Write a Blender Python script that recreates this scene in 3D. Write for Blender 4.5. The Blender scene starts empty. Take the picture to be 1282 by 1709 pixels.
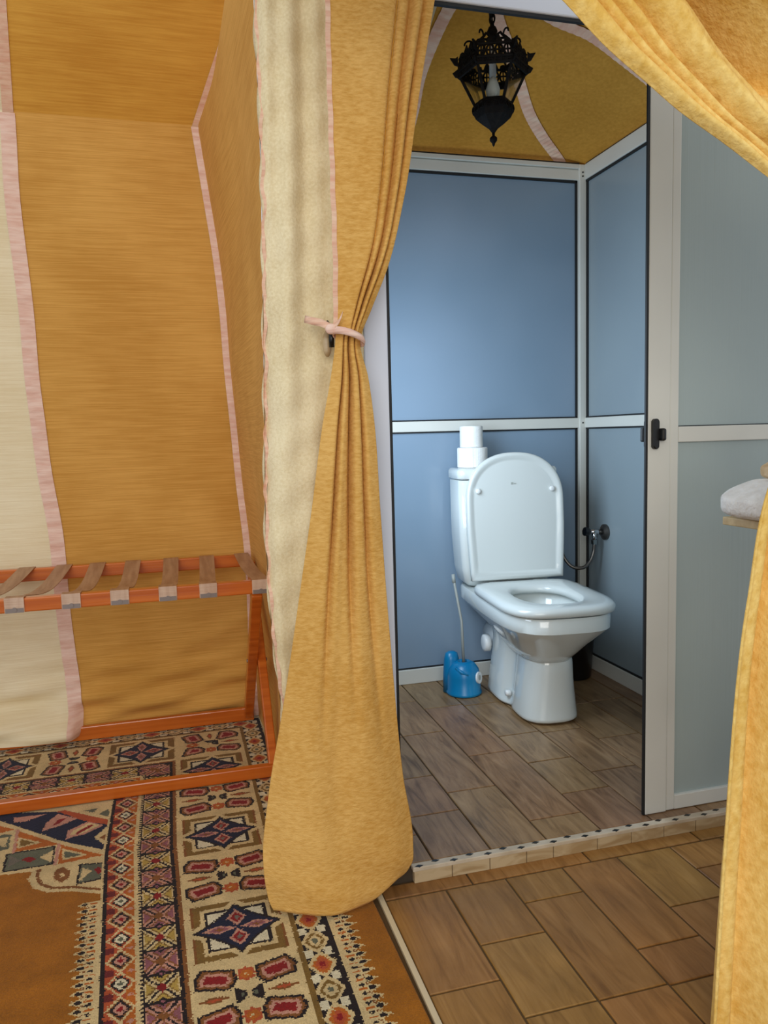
import bpy, bmesh, math, random
import numpy as np
from mathutils import Vector, Matrix

random.seed(7)
rng = np.random.default_rng(7)
SC = bpy.context.scene
COL = SC.collection
PI = math.pi


def lin(r, g, b):
    def c(v):
        v /= 255.0
        return v / 12.92 if v <= 0.04045 else ((v + 0.055) / 1.055) ** 2.4
    return (c(r), c(g), c(b), 1.0)


# ------------------------------------------------------------------ camera
cam_d = bpy.data.cameras.new('camera')
cam = bpy.data.objects.new('camera', cam_d)
COL.objects.link(cam)
f_px, cx, cy = 1284.0, 641.0, 854.5
dY = Vector((285 - cx, 735 - cy, f_px)).normalized()
dX = Vector((5373 - cx, 600 - cy, f_px)); dX = (dX - dX.dot(dY) * dY).normalized()
dZ = dX.cross(dY)
R = Matrix((dX, dY, dZ))                       # world = R * (right, down, forward)
right, down, fwd = R.col[0], R.col[1], R.col[2]
mw = Matrix.Identity(4)
for i in range(3):
    mw[i][0], mw[i][1], mw[i][2] = right[i], -down[i], -fwd[i]
mw[0][3], mw[1][3], mw[2][3] = 0.0, 0.0, 1.12
cam.matrix_world = mw
cam_d.sensor_fit = 'HORIZONTAL'
cam_d.sensor_width = 36.0
cam_d.lens = 36.0 * f_px / 1282.0
cam_d.clip_start = 0.05
SC.camera = cam

# ------------------------------------------------------------------ world, lights, exposure
world = bpy.data.worlds.new('daylight')
SC.world = world
world.use_nodes = True
bg = world.node_tree.nodes['Background']
bg.inputs[0].default_value = (0.88, 0.93, 1.0, 1)
bg.inputs[1].default_value = 0.70
SC.view_settings.view_transform = 'Standard'
SC.view_settings.look = 'None'
SC.view_settings.gamma = 1.0
SC.view_settings.exposure = 0.0
SC.view_settings.use_curve_mapping = False


def area(name, loc, target, sx, sy, power, col):
    d = bpy.data.lights.new(name, 'AREA')
    d.shape = 'RECTANGLE'; d.size = sx; d.size_y = sy
    d.energy = power; d.color = col
    o = bpy.data.objects.new(name, d); COL.objects.link(o)
    o.location = loc
    o.rotation_euler = (Vector(target) - Vector(loc)).to_track_quat('-Z', 'Y').to_euler()
    return o


# the open tent doorway behind the camera, the daylight over the partitions, the bathroom window
area('doorway_light', (-0.9, -2.2, 2.0), (0.6, 2.0, 0.9), 2.4, 2.2, 70, (1.0, 0.95, 0.86))
area('bathroom_window_light', (0.56, 2.45, 1.20), (1.6, 2.8, 0.95), 0.5, 0.9, 15.5, (0.70, 0.85, 1.0))

# ------------------------------------------------------------------ material helpers


def newmat(name):
    m = bpy.data.materials.new(name); m.use_nodes = True
    nt = m.node_tree
    return m, nt, nt.nodes['Principled BSDF']


def N(nt, t, **kw):
    n = nt.nodes.new(t)
    for k, v in kw.items():
        setattr(n, k, v)
    return n


def plain(name, col, rough=0.5, metal=0.0, spec=0.5, coat=0.0):
    m, nt, p = newmat(name)
    p.inputs['Base Color'].default_value = col
    p.inputs['Roughness'].default_value = rough
    p.inputs['Metallic'].default_value = metal
    p.inputs['Specular IOR Level'].default_value = spec
    p.inputs['Coat Weight'].default_value = coat
    return m


def noisy(name, c1, c2, scale=(8, 8, 8), rough=0.5, detail=4, bump=0.0, bscale=None, coords='Object', spec=0.5, dist=0.0, lo=0.35, hi=0.65, coat=0.0, rnd=False, bdist=0.004):
    m, nt, p = newmat(name)
    tc = N(nt, 'ShaderNodeTexCoord')
    mp = N(nt, 'ShaderNodeMapping'); mp.inputs['Scale'].default_value = scale
    nz = N(nt, 'ShaderNodeTexNoise'); nz.inputs['Scale'].default_value = 1.0; nz.inputs['Detail'].default_value = detail
    nz.inputs['Distortion'].default_value = dist
    cr = N(nt, 'ShaderNodeValToRGB')
    cr.color_ramp.elements[0].position = lo; cr.color_ramp.elements[0].color = c1
    cr.color_ramp.elements[1].position = hi; cr.color_ramp.elements[1].color = c2
    L = nt.links.new
    L(tc.outputs[coords], mp.inputs[0]); L(mp.outputs[0], nz.inputs['Vector']); L(nz.outputs['Fac'], cr.inputs[0])
    L(cr.outputs[0], p.inputs['Base Color'])
    p.inputs['Roughness'].default_value = rough
    p.inputs['Specular IOR Level'].default_value = spec
    p.inputs['Coat Weight'].default_value = coat
    if bump:
        n2 = N(nt, 'ShaderNodeTexNoise'); n2.inputs['Scale'].default_value = 1.0; n2.inputs['Detail'].default_value = 3
        mp2 = N(nt, 'ShaderNodeMapping'); mp2.inputs['Scale'].default_value = bscale or scale
        b = N(nt, 'ShaderNodeBump'); b.inputs['Strength'].default_value = bump; b.inputs['Distance'].default_value = bdist
        L(tc.outputs[coords], mp2.inputs[0]); L(mp2.outputs[0], n2.inputs['Vector']); L(n2.outputs['Fac'], b.inputs['Height'])
        L(b.outputs[0], p.inputs['Normal'])
    return m


def cloth_mat(name, c1, c2, streak=(5, 5, 260), weave=(420, 420, 700), bump=0.35, cross=None):
    """woven cloth: slub streaks across the weave in two nearby tones, soft mottling, fine relief"""
    m, nt, p = newmat(name)
    L = nt.links.new
    tc = N(nt, 'ShaderNodeTexCoord')
    mp = N(nt, 'ShaderNodeMapping'); mp.inputs['Scale'].default_value = streak
    nz = N(nt, 'ShaderNodeTexNoise'); nz.inputs['Scale'].default_value = 1; nz.inputs['Detail'].default_value = 3
    L(tc.outputs['Object'], mp.inputs[0]); L(mp.outputs[0], nz.inputs['Vector'])
    n3 = N(nt, 'ShaderNodeTexNoise'); n3.inputs['Scale'].default_value = 3.0; n3.inputs['Detail'].default_value = 5
    L(tc.outputs['Object'], n3.inputs['Vector'])
    ad = N(nt, 'ShaderNodeMath', operation='ADD'); L(nz.outputs['Fac'], ad.inputs[0]); L(n3.outputs['Fac'], ad.inputs[1])
    hf = N(nt, 'ShaderNodeMath', operation='MULTIPLY'); L(ad.outputs[0], hf.inputs[0]); hf.inputs[1].default_value = 0.5
    cr = N(nt, 'ShaderNodeValToRGB')
    cr.color_ramp.elements[0].position = 0.38; cr.color_ramp.elements[0].color = c1
    cr.color_ramp.elements[1].position = 0.62; cr.color_ramp.elements[1].color = c2
    L(hf.outputs[0], cr.inputs[0]); L(cr.outputs[0], p.inputs['Base Color'])
    p.inputs['Roughness'].default_value = 0.85
    p.inputs['Specular IOR Level'].default_value = 0.15
    p.inputs['Sheen Weight'].default_value = 0.03
    mp2 = N(nt, 'ShaderNodeMapping'); mp2.inputs['Scale'].default_value = weave
    n2 = N(nt, 'ShaderNodeTexNoise'); n2.inputs['Scale'].default_value = 1; n2.inputs['Detail'].default_value = 2
    b = N(nt, 'ShaderNodeBump'); b.inputs['Strength'].default_value = bump; b.inputs['Distance'].default_value = 0.002
    L(tc.outputs['Object'], mp2.inputs[0]); L(mp2.outputs[0], n2.inputs['Vector']); L(n2.outputs['Fac'], b.inputs['Height'])
    L(b.outputs[0], p.inputs['Normal'])
    return m


M = {}
M['tent'] = cloth_mat('tent_cloth_mustard', lin(202, 148, 68), lin(226, 174, 92), streak=(6, 6, 300), weave=(60, 60, 700))
M['tent_roof'] = cloth_mat('tent_cloth_roof', lin(208, 150, 60), lin(228, 174, 78), streak=(6, 40, 200), weave=(60, 300, 600))
M['cream'] = cloth_mat('tent_cloth_cream', lin(234, 217, 176), lin(248, 236, 202), streak=(6, 6, 300), weave=(60, 60, 700))
M['cream_rough'] = cloth_mat('cream_crinkled_cloth', lin(226, 208, 164), lin(244, 230, 192), streak=(160, 160, 160), weave=(260, 260, 260), bump=0.5)
M['curtain'] = cloth_mat('curtain_cloth', lin(206, 154, 74), lin(232, 186, 108), streak=(60, 60, 190), weave=(160, 160, 400), bump=0.7)
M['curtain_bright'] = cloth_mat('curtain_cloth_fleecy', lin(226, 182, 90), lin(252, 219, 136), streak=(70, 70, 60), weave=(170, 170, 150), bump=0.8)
M['dome'] = cloth_mat('canopy_cloth', lin(184, 130, 46), lin(204, 148, 60), streak=(60, 60, 200), weave=(300, 300, 300))
M['dome_cream'] = cloth_mat('canopy_cloth_cream', lin(205, 185, 150), lin(222, 204, 170), streak=(60, 60, 200))
M['pink'] = noisy('pink_seam_tape', lin(228, 178, 152), lin(240, 206, 180), (14, 14, 90), 0.8, 3, 0.8, (10, 10, 110), spec=0.2)
M['pink_pale'] = noisy('pale_pink_seam_tape', lin(232, 190, 172), lin(246, 216, 200), (14, 14, 90), 0.8, 3, 0.8, (10, 10, 110), spec=0.2)
M['alu'] = noisy('white_painted_aluminium', lin(206, 206, 198), lin(216, 216, 208), (3, 3, 3), 0.35, 2)
M['alu_cool_lit'] = noisy('white_aluminium_cool_lit', lin(218, 226, 242), lin(226, 234, 248), (3, 3, 3), 0.32, 2)  # cool daylight falling on the doorway frame, put into its base colour
M['gasket'] = plain('black_rubber_gasket', lin(22, 24, 26), 0.6)
M['black'] = plain('black_plastic', lin(14, 14, 15), 0.35)
M['iron'] = noisy('black_wrought_iron', lin(7, 6, 6), lin(20, 17, 15), (60, 60, 60), 0.7, 3, 0.4, (120, 120, 120), spec=0.2)
M['chrome'] = plain('chrome', lin(190, 190, 190), 0.12, 1.0)
M['steel_dark'] = plain('dark_braided_steel', lin(110, 105, 100), 0.35, 0.9)
M['ceramic'] = plain('white_glazed_ceramic', lin(214, 220, 218), 0.12, 0, 0.55, 0.6)
M['seat'] = plain('white_seat_plastic', lin(206, 212, 210), 0.2, 0, 0.5, 0.3)
M['paper'] = noisy('toilet_paper', lin(226, 228, 226), lin(236, 238, 236), (40, 40, 4), 0.9, 2, 0.4, (60, 60, 200), spec=0.1)
M['brush_blue'] = noisy('blue_plastic', lin(0, 112, 164), lin(8, 128, 180), (4, 4, 4), 0.3, 2)
M['rod'] = plain('grey_plastic_rod', lin(160, 165, 160), 0.4)
M['white'] = plain('white_plastic', lin(225, 228, 228), 0.35)
M['bulb'] = plain('frosted_glass_bulb', lin(205, 210, 205), 0.3)
M['towel'] = noisy('white_terry', lin(228, 224, 218), lin(244, 242, 238), (30, 30, 30), 0.95, 4, 1.0, (90, 90, 90), spec=0.1)
M['towel_top_shade'] = noisy('terry_top_shade', lin(200, 170, 130), lin(222, 196, 160), (30, 30, 30), 0.95, 4, 1.0, (90, 90, 90), spec=0.1)  # brown shade on the towel's top, given as a colour
M['board'] = noisy('pale_wood_board', lin(190, 160, 110), lin(210, 182, 130), (4, 40, 40), 0.5, 4)
M['wood'] = noisy('orange_varnished_wood', lin(186, 88, 20), lin(212, 114, 38), (1.6, 45, 45), 0.28, 4, 0.12, (2, 90, 90), coat=0.4)
M['strap'] = noisy('brown_webbing', lin(160, 122, 92), lin(182, 146, 114), (60, 8, 8), 0.5, 3, 0.3, (8, 160, 160), spec=0.4)
M['strap_end'] = noisy('pale_webbing_end', lin(196, 164, 140), lin(212, 184, 160), (60, 8, 8), 0.5, 3, 0.3, (8, 160, 160), spec=0.4)
M['staple'] = plain('dull_metal_cap', lin(138, 128, 124), 0.5, 0.6)
M['sill'] = noisy('pale_riser_tile', lin(166, 138, 98), lin(192, 170, 134), (9, 9, 30), 0.4, 5, dist=1.0, lo=0.4, hi=0.6)
M['mosaic_strip'] = noisy('cream_mosaic_strip', lin(186, 170, 146), lin(208, 194, 172), (20, 20, 20), 0.45, 3)
M['grout'] = plain('brown_grout', lin(92, 70, 40), 0.9)
M['grout_b'] = plain('dark_brown_grout', lin(66, 54, 40), 0.9)
M['strip'] = plain('cream_metal_floor_strip', lin(214, 196, 160), 0.4)


def mk_glass(name, alpha):
    m, nt, p = newmat(name)
    p.inputs['Base Color'].default_value = lin(225, 232, 230)
    p.inputs['Roughness'].default_value = 0.05
    p.inputs['Transmission Weight'].default_value = 1.0
    p.inputs['IOR'].default_value = 1.1
    p.inputs['Alpha'].default_value = alpha
    return m


M['glass'] = mk_glass('clear_lantern_glass', 0.35)


def tile_mat(name, ca, cb, cc, rough):
    """wood-look ceramic: long grain along Y, tone shifts from tile to tile"""
    m, nt, p = newmat(name)
    L = nt.links.new
    oi = N(nt, 'ShaderNodeObjectInfo')
    geo = N(nt, 'ShaderNodeNewGeometry')
    sc = N(nt, 'ShaderNodeVectorMath', operation='MULTIPLY'); sc.inputs[1].default_value = (26, 3.2, 1)
    L(geo.outputs['Position'], sc.inputs[0])
    off = N(nt, 'ShaderNodeVectorMath', operation='ADD')
    mul = N(nt, 'ShaderNodeMath', operation='MULTIPLY'); mul.inputs[1].default_value = 60.0
    L(oi.outputs['Random'], mul.inputs[0]); L(sc.outputs[0], off.inputs[0]); L(mul.outputs[0], off.inputs[1])
    nz = N(nt, 'ShaderNodeTexNoise'); nz.inputs['Scale'].default_value = 1.0; nz.inputs['Detail'].default_value = 7
    nz.inputs['Distortion'].default_value = 1.6; nz.inputs['Roughness'].default_value = 0.62
    L(off.outputs[0], nz.inputs['Vector'])
    cr = N(nt, 'ShaderNodeValToRGB')
    e = cr.color_ramp.elements
    e[0].position = 0.30; e[0].color = ca
    e[1].position = 0.68; e[1].color = cc
    mid = e.new(0.48); mid.color = cb
    L(nz.outputs['Fac'], cr.inputs[0])
    hs = N(nt, 'ShaderNodeHueSaturation')
    mr = N(nt, 'ShaderNodeMapRange'); mr.inputs['To Min'].default_value = 0.86; mr.inputs['To Max'].default_value = 1.08
    L(oi.outputs['Random'], mr.inputs['Value']); L(mr.outputs[0], hs.inputs['Value'])
    fr = N(nt, 'ShaderNodeMath', operation='FRACT'); m7 = N(nt, 'ShaderNodeMath', operation='MULTIPLY'); m7.inputs[1].default_value = 7.3
    L(oi.outputs['Random'], m7.inputs[0]); L(m7.outputs[0], fr.inputs[0])
    mh = N(nt, 'ShaderNodeMapRange'); mh.inputs['To Min'].default_value = 0.491; mh.inputs['To Max'].default_value = 0.507
    L(fr.outputs[0], mh.inputs['Value']); L(mh.outputs[0], hs.inputs['Hue'])
    L(cr.outputs[0], hs.inputs['Color'])
    # broad soft stains
    n4 = N(nt, 'ShaderNodeTexNoise'); n4.inputs['Scale'].default_value = 7; n4.inputs['Detail'].default_value = 4
    L(geo.outputs['Position'], n4.inputs['Vector'])
    mr4 = N(nt, 'ShaderNodeMapRange'); mr4.inputs['From Min'].default_value = 0.3; mr4.inputs['From Max'].default_value = 0.7
    mr4.inputs['To Min'].default_value = 0.82; mr4.inputs['To Max'].default_value = 1.1
    L(n4.outputs['Fac'], mr4.inputs['Value'])
    mx = N(nt, 'ShaderNodeVectorMath', operation='SCALE'); L(hs.outputs[0], mx.inputs[0]); L(mr4.outputs[0], mx.inputs['Scale'])
    L(mx.outputs[0], p.inputs['Base Color'])
    p.inputs['Roughness'].default_value = rough
    p.inputs['Specular IOR Level'].default_value = 0.45
    b = N(nt, 'ShaderNodeBump'); b.inputs['Strength'].default_value = 0.25; b.inputs['Distance'].default_value = 0.002
    L(nz.outputs['Fac'], b.inputs['Height']); L(b.outputs[0], p.inputs['Normal'])
    return m


M['tile'] = tile_mat('wood_look_tile', lin(128, 88, 38), lin(154, 110, 54), lin(170, 126, 70), 0.42)
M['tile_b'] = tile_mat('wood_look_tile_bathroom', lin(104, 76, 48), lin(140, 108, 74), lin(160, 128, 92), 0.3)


def panel_mat(name, c1, c2, rough, flute=0.0):
    m, nt, p = newmat(name)
    L = nt.links.new
    tc = N(nt, 'ShaderNodeTexCoord')
    nz = N(nt, 'ShaderNodeTexNoise'); nz.inputs['Scale'].default_value = 1.6; nz.inputs['Detail'].default_value = 2
    cr = N(nt, 'ShaderNodeValToRGB')
    cr.color_ramp.elements[0].position = 0.35; cr.color_ramp.elements[0].color = c1
    cr.color_ramp.elements[1].position = 0.65; cr.color_ramp.elements[1].color = c2
    L(tc.outputs['Object'], nz.inputs['Vector']); L(nz.outputs['Fac'], cr.inputs[0]); L(cr.outputs[0], p.inputs['Base Color'])
    p.inputs['Roughness'].default_value = rough
    p.inputs['Specular IOR Level'].default_value = 0.5
    mp = N(nt, 'ShaderNodeMapping'); mp.inputs['Scale'].default_value = (150, 150, 1.5)
    n2 = N(nt, 'ShaderNodeTexNoise'); n2.inputs['Scale'].default_value = 1; n2.inputs['Detail'].default_value = 2
    b = N(nt, 'ShaderNodeBump'); b.inputs['Strength'].default_value = flute; b.inputs['Distance'].default_value = 0.002
    L(tc.outputs['Object'], mp.inputs[0]); L(mp.outputs[0], n2.inputs['Vector']); L(n2.outputs['Fac'], b.inputs['Height'])
    L(b.outputs[0], p.inputs['Normal'])
    return m


M['panel_back'] = panel_mat('blue_grey_laminate', lin(128, 150, 170), lin(140, 160, 180), 0.22, 0.05)
M['panel_side'] = panel_mat('grey_laminate', lin(138, 152, 160), lin(148, 162, 168), 0.25, 0.05)
M['panel_leaf'] = panel_mat('frosted_fluted_panel', lin(158, 172, 172), lin(170, 184, 182), 0.3, 0.35)

# ------------------------------------------------------------------ mesh helpers


def mesh_obj(name, bm, mat, parent=None, smooth=False, bevel=0.0, subsurf=0, loc=None):
    me = bpy.data.meshes.new(name)
    bmesh.ops.recalc_face_normals(bm, faces=bm.faces)
    bm.to_mesh(me); bm.free()
    o = bpy.data.objects.new(name, me); COL.objects.link(o)
    if mat is not None:
        me.materials.append(mat)
    if smooth:
        for p in me.polygons:
            p.use_smooth = True
    if bevel:
        b = o.modifiers.new('bevel', 'BEVEL'); b.width = bevel; b.segments = 2; b.limit_method = 'ANGLE'; b.angle_limit = math.radians(40)
    if subsurf:
        s = o.modifiers.new('sub', 'SUBSURF'); s.levels = subsurf; s.render_levels = subsurf
    if parent is not None:
        o.parent = parent
        o.matrix_parent_inverse = parent.matrix_world.inverted() if False else Matrix.Identity(4)
    if loc is not None:
        o.location = loc
    return o


def box(bm, x0, x1, y0, y1, z0, z1, mi=0):
    vs = [bm.verts.new((x, y, z)) for x in (x0, x1) for y in (y0, y1) for z in (z0, z1)]
    for idx in ((0, 1, 3, 2), (4, 6, 7, 5), (0, 4, 5, 1), (2, 3, 7, 6), (0, 2, 6, 4), (1, 5, 7, 3)):
        f = bm.faces.new([vs[i] for i in idx]); f.material_index = mi
    return vs


def B(*a):
    bm = bmesh.new(); box(bm, *a); return bm


def tube(bm, pts, r, seg=8, caps=True):
    pts = [Vector(p) for p in pts]
    n = len(pts)
    rs = r if isinstance(r, (list, tuple)) else [r] * n
    rings = []
    prev = None
    for i, p in enumerate(pts):
        t = (pts[min(i + 1, n - 1)] - pts[max(i - 1, 0)]).normalized()
        if prev is None:
            a = t.orthogonal().normalized()
        else:
            a = (prev - t * prev.dot(t)).normalized()
        prev = a
        b = t.cross(a)
        rings.append([bm.verts.new(p + (a * math.cos(k * 2 * PI / seg) + b * math.sin(k * 2 * PI / seg)) * rs[i]) for k in range(seg)])
    for i in range(n - 1):
        for k in range(seg):
            bm.faces.new((rings[i][k], rings[i][(k + 1) % seg], rings[i + 1][(k + 1) % seg], rings[i + 1][k]))
    if caps:
        bm.faces.new(rings[0][::-1]); bm.faces.new(rings[-1])
    return bm


def beam(bm, a, b, w, h, up=(0, 0, 1)):
    """a rectangular bar from a to b, w wide across, h thick along `up`"""
    a, b = Vector(a), Vector(b)
    t = (b - a).normalized(); u = Vector(up); u = (u - t * u.dot(t)).normalized(); s = t.cross(u)
    vs = []
    for p in (a, b):
        for i, j in ((-1, -1), (1, -1), (1, 1), (-1, 1)):
            vs.append(bm.verts.new(p + s * (i * w / 2) + u * (j * h / 2)))
    bm.faces.new(vs[0:4][::-1]); bm.faces.new(vs[4:8])
    for k in range(4):
        bm.faces.new((vs[k], vs[(k + 1) % 4], vs[4 + (k + 1) % 4], vs[4 + k]))
    return bm


def lathe(bm, prof, c=(0, 0), seg=32, close=False):
    rings = []
    for r, z in prof:
        if r < 1e-5:
            rings.append([bm.verts.new((c[0], c[1], z))])
        else:
            rings.append([bm.verts.new((c[0] + r * math.cos(k * 2 * PI / seg), c[1] + r * math.sin(k * 2 * PI / seg), z)) for k in range(seg)])
    prs = list(zip(rings[:-1], rings[1:]))
    if close:
        prs.append((rings[-1], rings[0]))
    for A, Bq in prs:
        for k in range(seg):
            k2 = (k + 1) % seg
            if len(A) == 1 and len(Bq) == 1:
                continue
            if len(A) == 1:
                bm.faces.new((A[0], Bq[k2], Bq[k]))
            elif len(Bq) == 1:
                bm.faces.new((A[k], A[k2], Bq[0]))
            else:
                bm.faces.new((A[k], A[k2], Bq[k2], Bq[k]))
    return bm


def loft(bm, loops, cap0=False, cap1=False, closed=True):
    rings = [[bm.verts.new(p) for p in lp] for lp in loops]
    n = len(rings[0])
    for A, Bq in zip(rings[:-1], rings[1:]):
        for k in range(n if closed else n - 1):
            k2 = (k + 1) % n
            bm.faces.new((A[k], A[k2], Bq[k2], Bq[k]))
    if cap0: bm.faces.new(rings[0][::-1])
    if cap1: bm.faces.new(rings[-1])
    return rings


def grid(name, fn, nu, nv, mat, parent=None, thick=0.0, us=None, vs=None, smooth=True):
    """a smooth sheet: fn(u, v) -> xyz for u, v in 0..1"""
    us = us if us is not None else [i / nu for i in range(nu + 1)]
    vs = vs if vs is not None else [j / nv for j in range(nv + 1)]
    verts = [fn(u, v) for v in vs for u in us]
    w = len(us)
    faces = [(j * w + i, j * w + i + 1, (j + 1) * w + i + 1, (j + 1) * w + i) for j in range(len(vs) - 1) for i in range(w - 1)]
    me = bpy.data.meshes.new(name); me.from_pydata(verts, [], faces); me.update()
    me.polygons.foreach_set('use_smooth', [smooth] * len(me.polygons))
    me.materials.append(mat)
    o = bpy.data.objects.new(name, me); COL.objects.link(o)
    if thick:
        s = o.modifiers.new('thick', 'SOLIDIFY'); s.thickness = thick; s.offset = 0
    if parent is not None: o.parent = parent
    return o


def lerp_tab(tab, x):
    """piecewise smooth interpolation in a table of (x, a, b, ...) rows sorted by x"""
    if x <= tab[0][0]: return tab[0][1:]
    if x >= tab[-1][0]: return tab[-1][1:]
    for p, q in zip(tab[:-1], tab[1:]):
        if p[0] <= x <= q[0]:
            t = (x - p[0]) / (q[0] - p[0])
            return tuple(a + (b - a) * t for a, b in zip(p[1:], q[1:]))


def cubic_tab(tab):
    """Catmull-Rom through the rows of a table; returns a function of x"""
    xs = np.array([r[0] for r in tab], float); ys = np.array([r[1:] for r in tab], float)
    m = np.gradient(ys, xs, axis=0)

    def fn(x):
        x = min(max(x, xs[0]), xs[-1])
        i = min(max(int(np.searchsorted(xs, x)) - 1, 0), len(xs) - 2)
        h = xs[i + 1] - xs[i]; t = (x - xs[i]) / h
        return ((2 * t**3 - 3 * t**2 + 1) * ys[i] + (t**3 - 2 * t**2 + t) * h * m[i] + (-2 * t**3 + 3 * t**2) * ys[i + 1] + (t**3 - t**2) * h * m[i + 1])
    return fn


def empty(name, loc, label, cat, rz=0.0, group=None):
    o = bpy.data.objects.new(name, None); COL.objects.link(o)
    o.location = loc; o.rotation_euler = (0, 0, rz); o.empty_display_size = 0.1
    tag(o, label, cat, group)
    return o


def tag(o, label=None, cat=None, group=None, kind=None):
    if label: o['label'] = label
    if cat: o['category'] = cat
    if group: o['group'] = group
    if kind: o['kind'] = kind
    return o


def ss(a, b, x):
    t = min(max((x - a) / (b - a), 0), 1)
    return t * t * (3 - 2 * t)


# ================================================================== THE SETTING
# outer floor: grout bed with ceramic tiles as parts
XD0 = 0.435                                     # the strip between carpet and tiles
floor = mesh_obj('floor', B(-2.6, 2.6, -1.6, 3.6, -0.06, -0.004), M['grout'])
tag(floor, 'brown wood-look ceramic tile floor in front of the bathroom step', 'floor', kind='structure')

_tile_cache = {}


def tile(parent, x0, x1, y0, y1, ztop, mat, gap=0.005, th=0.006, name='tile'):
    key = (round(x1 - x0, 4), round(y1 - y0, 4), mat.name)
    if key not in _tile_cache:
        w, l = (x1 - x0) / 2 - gap / 2, (y1 - y0) / 2 - gap / 2
        c = 0.0016
        bm = bmesh.new()
        loft(bm, [[(-w, -l, -th), (w, -l, -th), (w, l, -th), (-w, l, -th)],
                  [(-w, -l, -c), (w, -l, -c), (w, l, -c), (-w, l, -c)],
                  [(-w + c, -l + c, 0), (w - c, -l + c, 0), (w - c, l - c, 0), (-w + c, l - c, 0)]], cap1=True)
        me = bpy.data.meshes.new(name); bmesh.ops.recalc_face_normals(bm, faces=bm.faces); bm.to_mesh(me); bm.free()
        me.materials.append(mat)
        _tile_cache[key] = me
    o = bpy.data.objects.new(name, _tile_cache[key]); COL.objects.link(o)
    o.location = ((x0 + x1) / 2, (y0 + y1) / 2, ztop + random.uniform(-0.0004, 0.0002))
    o.parent = parent
    return o


def tile_column(parent, x0, x1, ylo, yhi, joints, period, ztop, mat):
    js = sorted(set(joints), reverse=True)
    ys = [yhi] + [j for j in js if ylo < j < yhi - 0.01]
    y = ys[-1]
    while y - period > ylo + 0.02:
        y -= period; ys.append(y)
    ys.append(ylo)
    for a, b in zip(ys[:-1], ys[1:]):
        if a - b > 0.012:
            tile(parent, x0, x1, b, a, ztop, mat)


outer_cols = [(0.441, 0.597, [1.369]), (0.597, 0.756, [1.480, 1.259]), (0.756, 0.914, [1.590, 1.257]), (0.914, 1.073, [1.366, 1.252]),
              (1.073, 1.234, [1.473]), (1.234, 1.392, [1.589, 1.256]), (1.392, 1.552, [1.40]), (1.552, 1.712, [1.55])]
for x0, x1, js in outer_cols:
    tile_column(floor, x0, x1, 0.2, 1.698, js, 0.333, 0.0, M['tile'])
for x0, x1 in ((0.441, 0.67), (0.67, 1.0), (1.0, 1.335), (1.335, 1.668), (1.668, 1.80)):
    tile(floor, x0, x1, 1.700, 1.756, 0.0, M['tile'])

# raised bathroom floor
bfloor = mesh_obj('floor', B(0.455, 2.5, 1.762, 3.3, -0.003, 0.034), M['grout_b'])
tag(bfloor, 'raised wood-look ceramic tile floor inside the bathroom', 'floor', kind='structure')
bath_cols = [(0.460, 0.589, [2.72, 2.40, 2.06, 1.90]), (0.589, 0.748, [2.90, 2.56, 2.232, 1.995]), (0.748, 0.908, [2.90, 2.565, 2.103]), (0.908, 1.070, [2.80, 2.329, 1.873]),
             (1.070, 1.231, [2.78, 2.45, 2.217, 1.989]), (1.231, 1.392, [2.76, 2.43, 2.094]), (1.392, 1.555, [2.65, 2.321, 2.05]), (1.555, 1.716, [2.66, 2.306, 2.0]),
             (1.716, 1.80, [2.55, 2.2])]
for x0, x1, js in bath_cols:
    tile_column(bfloor, x0, x1, 1.768, 3.14, js, 0.333, 0.040, M['tile_b'])

# threshold: riser tiles, cream mosaic strip with dark diamonds
thr = mesh_obj('trim_1', B(0.528, 2.3, 1.7445, 1.767, 0.030, 0.0412), M['mosaic_strip'], bevel=0.002)
tag(thr, 'step edge of the bathroom, cream strip with dark diamonds above pale riser tiles', 'step edge', kind='structure')
xs = [0.530, 0.632, 0.735, 0.838, 0.915, 1.045, 1.148, 1.25, 1.352, 1.455, 1.60, 1.80, 2.0, 2.28]
for a, b in zip(xs[:-1], xs[1:]):
    mesh_obj('riser_tile', B(a + 0.001, b - 0.001, 1.745, 1.762, 0.0, 0.0325), M['sill'], thr, bevel=0.001)
for i in range(36):
    x = 0.545 + i * 0.0465
    y = 1.750 if i % 2 == 0 else 1.7605
    bm = bmesh.new()
    r = 0.011
    loft(bm, [[(x - r, y, 0.0405), (x, y - 0.0055, 0.0405), (x + r, y, 0.0405), (x, y + 0.0055, 0.0405)],
              [(x - r, y, 0.0422), (x, y - 0.0055, 0.0422), (x + r, y, 0.0422), (x, y + 0.0055, 0.0422)]], cap1=True)
    mesh_obj('mosaic_piece', bm, M['black'], thr)

# metal strip between carpet and tiles
st = mesh_obj('trim_2', B(0.427, 0.4395, 0.3, 1.78, -0.004, 0.006), M['strip'], bevel=0.0015)
tag(st, 'thin cream metal strip between the carpet and the tiles', 'floor strip', kind='structure')


# ---------------------------------------------------------------- bathroom walls
def wall(name, label):
    o = bpy.data.objects.new(name, None); COL.objects.link(o)
    tag(o, label, 'wall', kind='structure')
    return o


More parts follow.
